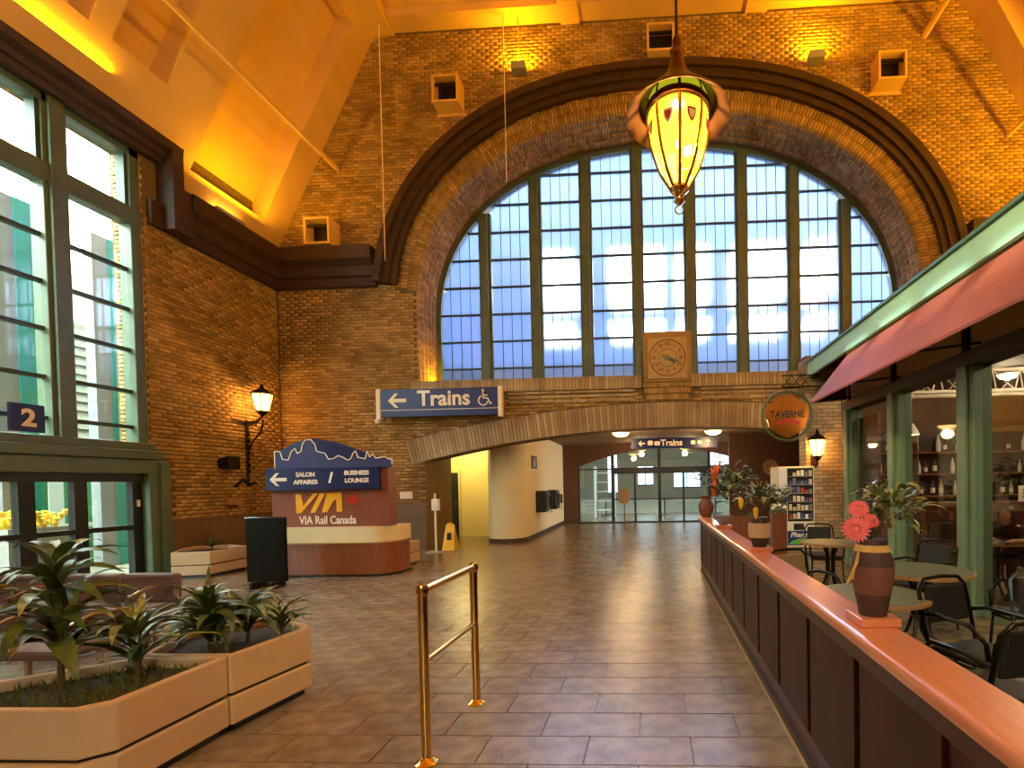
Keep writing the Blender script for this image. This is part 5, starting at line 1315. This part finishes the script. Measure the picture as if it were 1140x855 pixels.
spots = [(0, 2.02, 3.12, 200, 'black armchair with back toward the barrier beside the vase table'), (0, 2.62, 3.25, 165, 'black metal armchair at the right edge in front of the green column'),
         (0, 1.72, 2.62, 10, 'black metal armchair nearest the barrier at the lower right'), (0, 2.5, 2.35, 60, 'black metal armchair at the lower right corner of the terrace'),
         (1, 1.38, 4.5, 200, 'armchair with a tan seat beyond the barrier and the vase'), (0, 2.45, 7.2, 175, 'black chair at the table near the brick pier'),
         (0, 2.75, 5.2, 120, 'black chair between the green topped table and the pier table'), (0, 3.0, 4.0, 100, 'black chair beside the green topped table by the shop front'),
         (0, 4.3, 7.5, 150, 'empty black chair inside the shop front between two columns'), (0, 4.70, 6.5, 114, 'black chair under the seated person')]
used = [False, False]
for kind, x, y, rz, lb in spots:
    src = (ch0, ch1)[kind]
    o = src if not used[kind] else copy_tree(src)
    used[kind] = True
    o.location = (x, y, 0); o.rotation_euler = (0, 0, math.radians(rz)); o['label'] = lb; o['group'] = 'terrace chairs'

# ================================================================== PERSON at the inner table
def person():
    ox, oy = 4.68, 6.5
    J = {'pel': (0, -.02, .5), 'spine': (-.02, .08, .66), 'chest': (-.03, .19, .8), 'neck': (-.04, .27, .91), 'head0': (-.05, .32, .96),
         'ls': (-.2, .2, .86), 'le': (-.29, .36, .745), 'lw': (-.3, .58, .775), 'rs': (.14, .2, .86), 're': (.22, .36, .745), 'rw': (.06, .54, .78),
         'lh': (-.1, 0, .49), 'lk': (-.13, .42, .5), 'la': (-.13, .4, .09), 'lt': (-.13, .55, .04), 'rh': (.1, 0, .49), 'rk': (.13, .42, .5), 'ra': (.13, .4, .09), 'rt': (.13, .55, .04),
         'lp': (-.29, .655, .775), 'rp': (.0, .59, .78)}
    E_ = [('pel', 'spine'), ('spine', 'chest'), ('chest', 'neck'), ('neck', 'head0'), ('chest', 'ls'), ('ls', 'le'), ('le', 'lw'), ('lw', 'lp'), ('chest', 'rs'), ('rs', 're'), ('re', 'rw'), ('rw', 'rp'),
          ('pel', 'lh'), ('lh', 'lk'), ('lk', 'la'), ('la', 'lt'), ('pel', 'rh'), ('rh', 'rk'), ('rk', 'ra'), ('ra', 'rt')]
    Rr = dict(pel=.14, spine=.13, chest=.15, neck=.055, head0=.05, ls=.07, le=.05, lw=.032, rs=.07, re=.05, rw=.032, lh=.09, lk=.065, la=.045, lt=.035, rh=.09, rk=.065, ra=.045, rt=.035, lp=.034, rp=.034)
    for s, p, base in (('l', 'lp', Vector((-.29, .655, .775))), ('r', 'rp', Vector((.0, .59, .78)))):
        d = (base - Vector(J['lw' if s == 'l' else 'rw'])).normalized(); w = Vector((0, 0, 1)).cross(d).normalized()
        for k in range(5):
            off = (k - 1.7) * .018; L = (.05, .075, .082, .074, .056)[k]
            a = base + w * off + d * (.02 if k else -.01); 
            J[f'{s}f{k}a'] = tuple(a + d * L * .55 + w * (-.02 if k == 0 else 0)); J[f'{s}f{k}b'] = tuple(a + d * L + Vector((0, 0, -.015)) + w * (-.03 if k == 0 else 0))
            E_ += [(p, f'{s}f{k}a'), (f'{s}f{k}a', f'{s}f{k}b')]; Rr[f'{s}f{k}a'] = .0095; Rr[f'{s}f{k}b'] = .008
    names = list(J); me = bpy.data.meshes.new('person'); me.from_pydata([J[n] for n in names], [(names.index(a), names.index(c_)) for a, c_ in E_], [])
    ob = bpy.data.objects.new('person_tmp', me); COL.objects.link(ob)
    sk = ob.modifiers.new('skin', 'SKIN'); sd = ob.modifiers.new('sub', 'SUBSURF'); sd.levels = 1; sd.render_levels = 1
    for i, n in enumerate(names):
        v = me.skin_vertices[0].data[i]; v.radius = (Rr[n], Rr[n] * (.8 if n in ('chest', 'spine') else 1)); v.use_root = (n == 'pel')
    dg = bpy.context.evaluated_depsgraph_get(); body = bpy.data.meshes.new_from_object(ob.evaluated_get(dg)); bpy.data.objects.remove(ob)
    bm = bmesh.new(); bm.from_mesh(body)
    # head: ellipsoid with nose, brow and chin shaping
    hc = Vector((-.06, .355, 1.04)); face = Vector((.35, .9, -.12)).normalized()
    res = bmesh.ops.create_icosphere(bm, subdivisions=3, radius=1.0)
    up = Vector((0, 0, 1)); rt = face.cross(up).normalized()
    for v in res['verts']:
        p = v.co.copy(); f_, r_, u_ = p.y, p.x, p.z
        w = .075 * (1 - .22 * max(0, -u_)); d_ = .095; 
        nose = .02 * math.exp(-((r_ / .16) ** 2 + ((u_ + .1) / .2) ** 2)) if f_ > 0 else 0
        eye = -.008 * (math.exp(-(((abs(r_) - .38) / .16) ** 2 + ((u_ - .08) / .12) ** 2))) if f_ > 0 else 0
        v.co = hc + rt * (r_ * w) + face * (f_ * d_ + nose + eye) + up * (u_ * .118)
    bm.to_mesh(body); bm.free()
    body.materials.clear(); body.materials.append(CLOTH); body.materials.append(SKIN)
    for p in body.polygons:
        c_ = p.center; p.use_smooth = True
        hand = min((c_ - Vector(J['lw'])).dot((Vector(J['lp']) - Vector(J['lw'])).normalized()) + (0 if (c_ - Vector(J['lp'])).length < .2 else -9), 9)
        isl = (c_ - Vector(J['lw'])).length < .17 and (c_ - Vector(J['ls'])).length > .3
        isr = (c_ - Vector(J['rw'])).length < .17 and (c_ - Vector(J['rs'])).length > .3
        p.material_index = 1 if ((c_.z > .93 and c_.y > .22) or isl or isr) else 0
    t = thing('person', 'seated person in black clothes with dark hair leaning on a table behind the column', 'person', (ox, oy, 0))
    t.rotation_euler = (0, 0, math.radians(114))
    o = bpy.data.objects.new('body', body); COL.objects.link(o); o.parent = t
    # hair
    bm = bmesh.new(); res = bmesh.ops.create_icosphere(bm, subdivisions=3, radius=1.0)
    dele = []
    for v in res['verts']:
        p = v.co; f_, r_, u_ = p.y, p.x, p.z
        if f_ > .35 and u_ < .62: dele.append(v)
        lo = 1.5 if (u_ < 0 and f_ < .3) else 1.0
        v.co = hc + rt * (r_ * .088) + face * (f_ * .106 - .004) + up * (u_ * .132 * lo)
    bmesh.ops.delete(bm, geom=dele, context='VERTS')
    hm = bpy.data.meshes.new('hair'); bm.to_mesh(hm); bm.free(); hm.materials.append(HAIR)
    for p in hm.polygons: p.use_smooth = True
    h = bpy.data.objects.new('hair', hm); COL.objects.link(h); h.parent = t
    for sgn in (-1, 1):
        e = hc + rt * (sgn * .03) + face * .088 + up * .012
        m_ = MB(); m_.lathe([(.001, -.008), (.008, 0), (.001, .008)], e, 8); q = m_.mesh('eye', BLACKG); q2 = bpy.data.objects.new('eye', q); COL.objects.link(q2); q2.parent = t
    m_ = MB(); mc = hc + face * .09 - up * .055; m_.tube([mc - rt * .022, mc + face * .004, mc + rt * .022], .005, 6); q = bpy.data.objects.new('mouth', m_.mesh('mouth', mat('lips', (160, 80, 70), .5))); COL.objects.link(q); q.parent = t
person()
mn = thing('menu_board', 'small white menu card with dark writing standing on the bar', 'menu', (6.9, 9.4, 1.07))
MB().box(6.72, 7.15, 9.38, 9.4, 1.07, 1.36).build('card', SIGNW, mn)
mb = MB()
for k in range(3): mb.box(6.78, 7.1 - k * .06, 9.374, 9.38, 1.15 + k * .06, 1.17 + k * .06)
mb.build('writing', BLACK, mn); MB().box(6.85, 7.0, 9.4, 9.5, 1.07, 1.09).build('stand', BLACK, mn)

# ================================================================== SMALL THINGS BY THE PASSAGE
hp2 = thing('sanitizer_stand', 'white hand sanitizer dispenser on a pole beside the passage', 'dispenser', (-5.05, 11.28, 0))
MB().tube([(-5.05, 11.28, .02), (-5.05, 11.28, 1.38)], .025, 10).build('pole', SIGNW, hp2); MB().box(-5.1, -4.92, 11.18, 11.28, .98, 1.25).build('dispenser', WHITE, hp2, bevel=.02); MB().box(-5.25, -4.85, 11.13, 11.43, 0, .02).build('base', GREY, hp2)
ws = thing('wet_floor_sign', 'yellow folding wet floor sign beside the passage', 'sign', (-4.88, 11.7, 0))
YW_ = mat('sign_yellow', (236, 186, 20), .45)
for s in (-1, 1):
    y0 = 11.7 + s * .16
    MB().hexa([(-5.03, y0, 0), (-4.73, y0, 0), (-4.73, y0 + .012, 0), (-5.03, y0 + .012, 0), (-4.98, 11.7, .62), (-4.78, 11.7, .62), (-4.78, 11.712, .62), (-4.98, 11.712, .62)]).build('panel', YW_, ws)
MB().box(-4.93, -4.83, 11.68, 11.73, .6, .66).build('handle', YW_, ws)
mb = MB(); mb.hexa([(-4.94, 11.6, .2), (-4.82, 11.6, .2), (-4.82, 11.6, .21), (-4.94, 11.6, .21), (-4.93, 11.62, .42), (-4.83, 11.62, .42), (-4.83, 11.63, .42), (-4.93, 11.63, .42)]); mb.build('pictogram', BLACK, ws)
ss = thing('sign_stand', 'tan notice board on a thin pole before the sliding doors', 'sign', (-1.0, 17.8, 0))
MB().tube([(-1, 17.8, .02), (-1, 17.8, .85)], .02, 8).build('pole', BRASS, ss); MB().box(-1.18, -.82, 17.78, 17.82, .8, 1.3).build('board', TABLEEDGE, ss); MB().lathe([(.16, 0), (.16, .02)], (-1, 17.8, 0), 16).build('base', BRASS, ss)
pk = thing('planter', 'tan planter half hidden behind the right side of the kiosk', 'planter', (-5.1, 9.5, 0))
MB().box(-5.35, -4.77, 9.3, 9.9, .04, .22).build('lower_tier', PLANTER, pk, bevel=.01); MB().box(-5.33, -4.79, 9.32, 9.88, .22, .24).build('groove', BLACK, pk); MB().box(-5.35, -4.77, 9.3, 9.9, .24, .45).build('upper_tier', PLANTER, pk, bevel=.01); MB().box(-5.3, -4.82, 9.35, 9.85, 0, .04).build('foot', BLACK, pk)
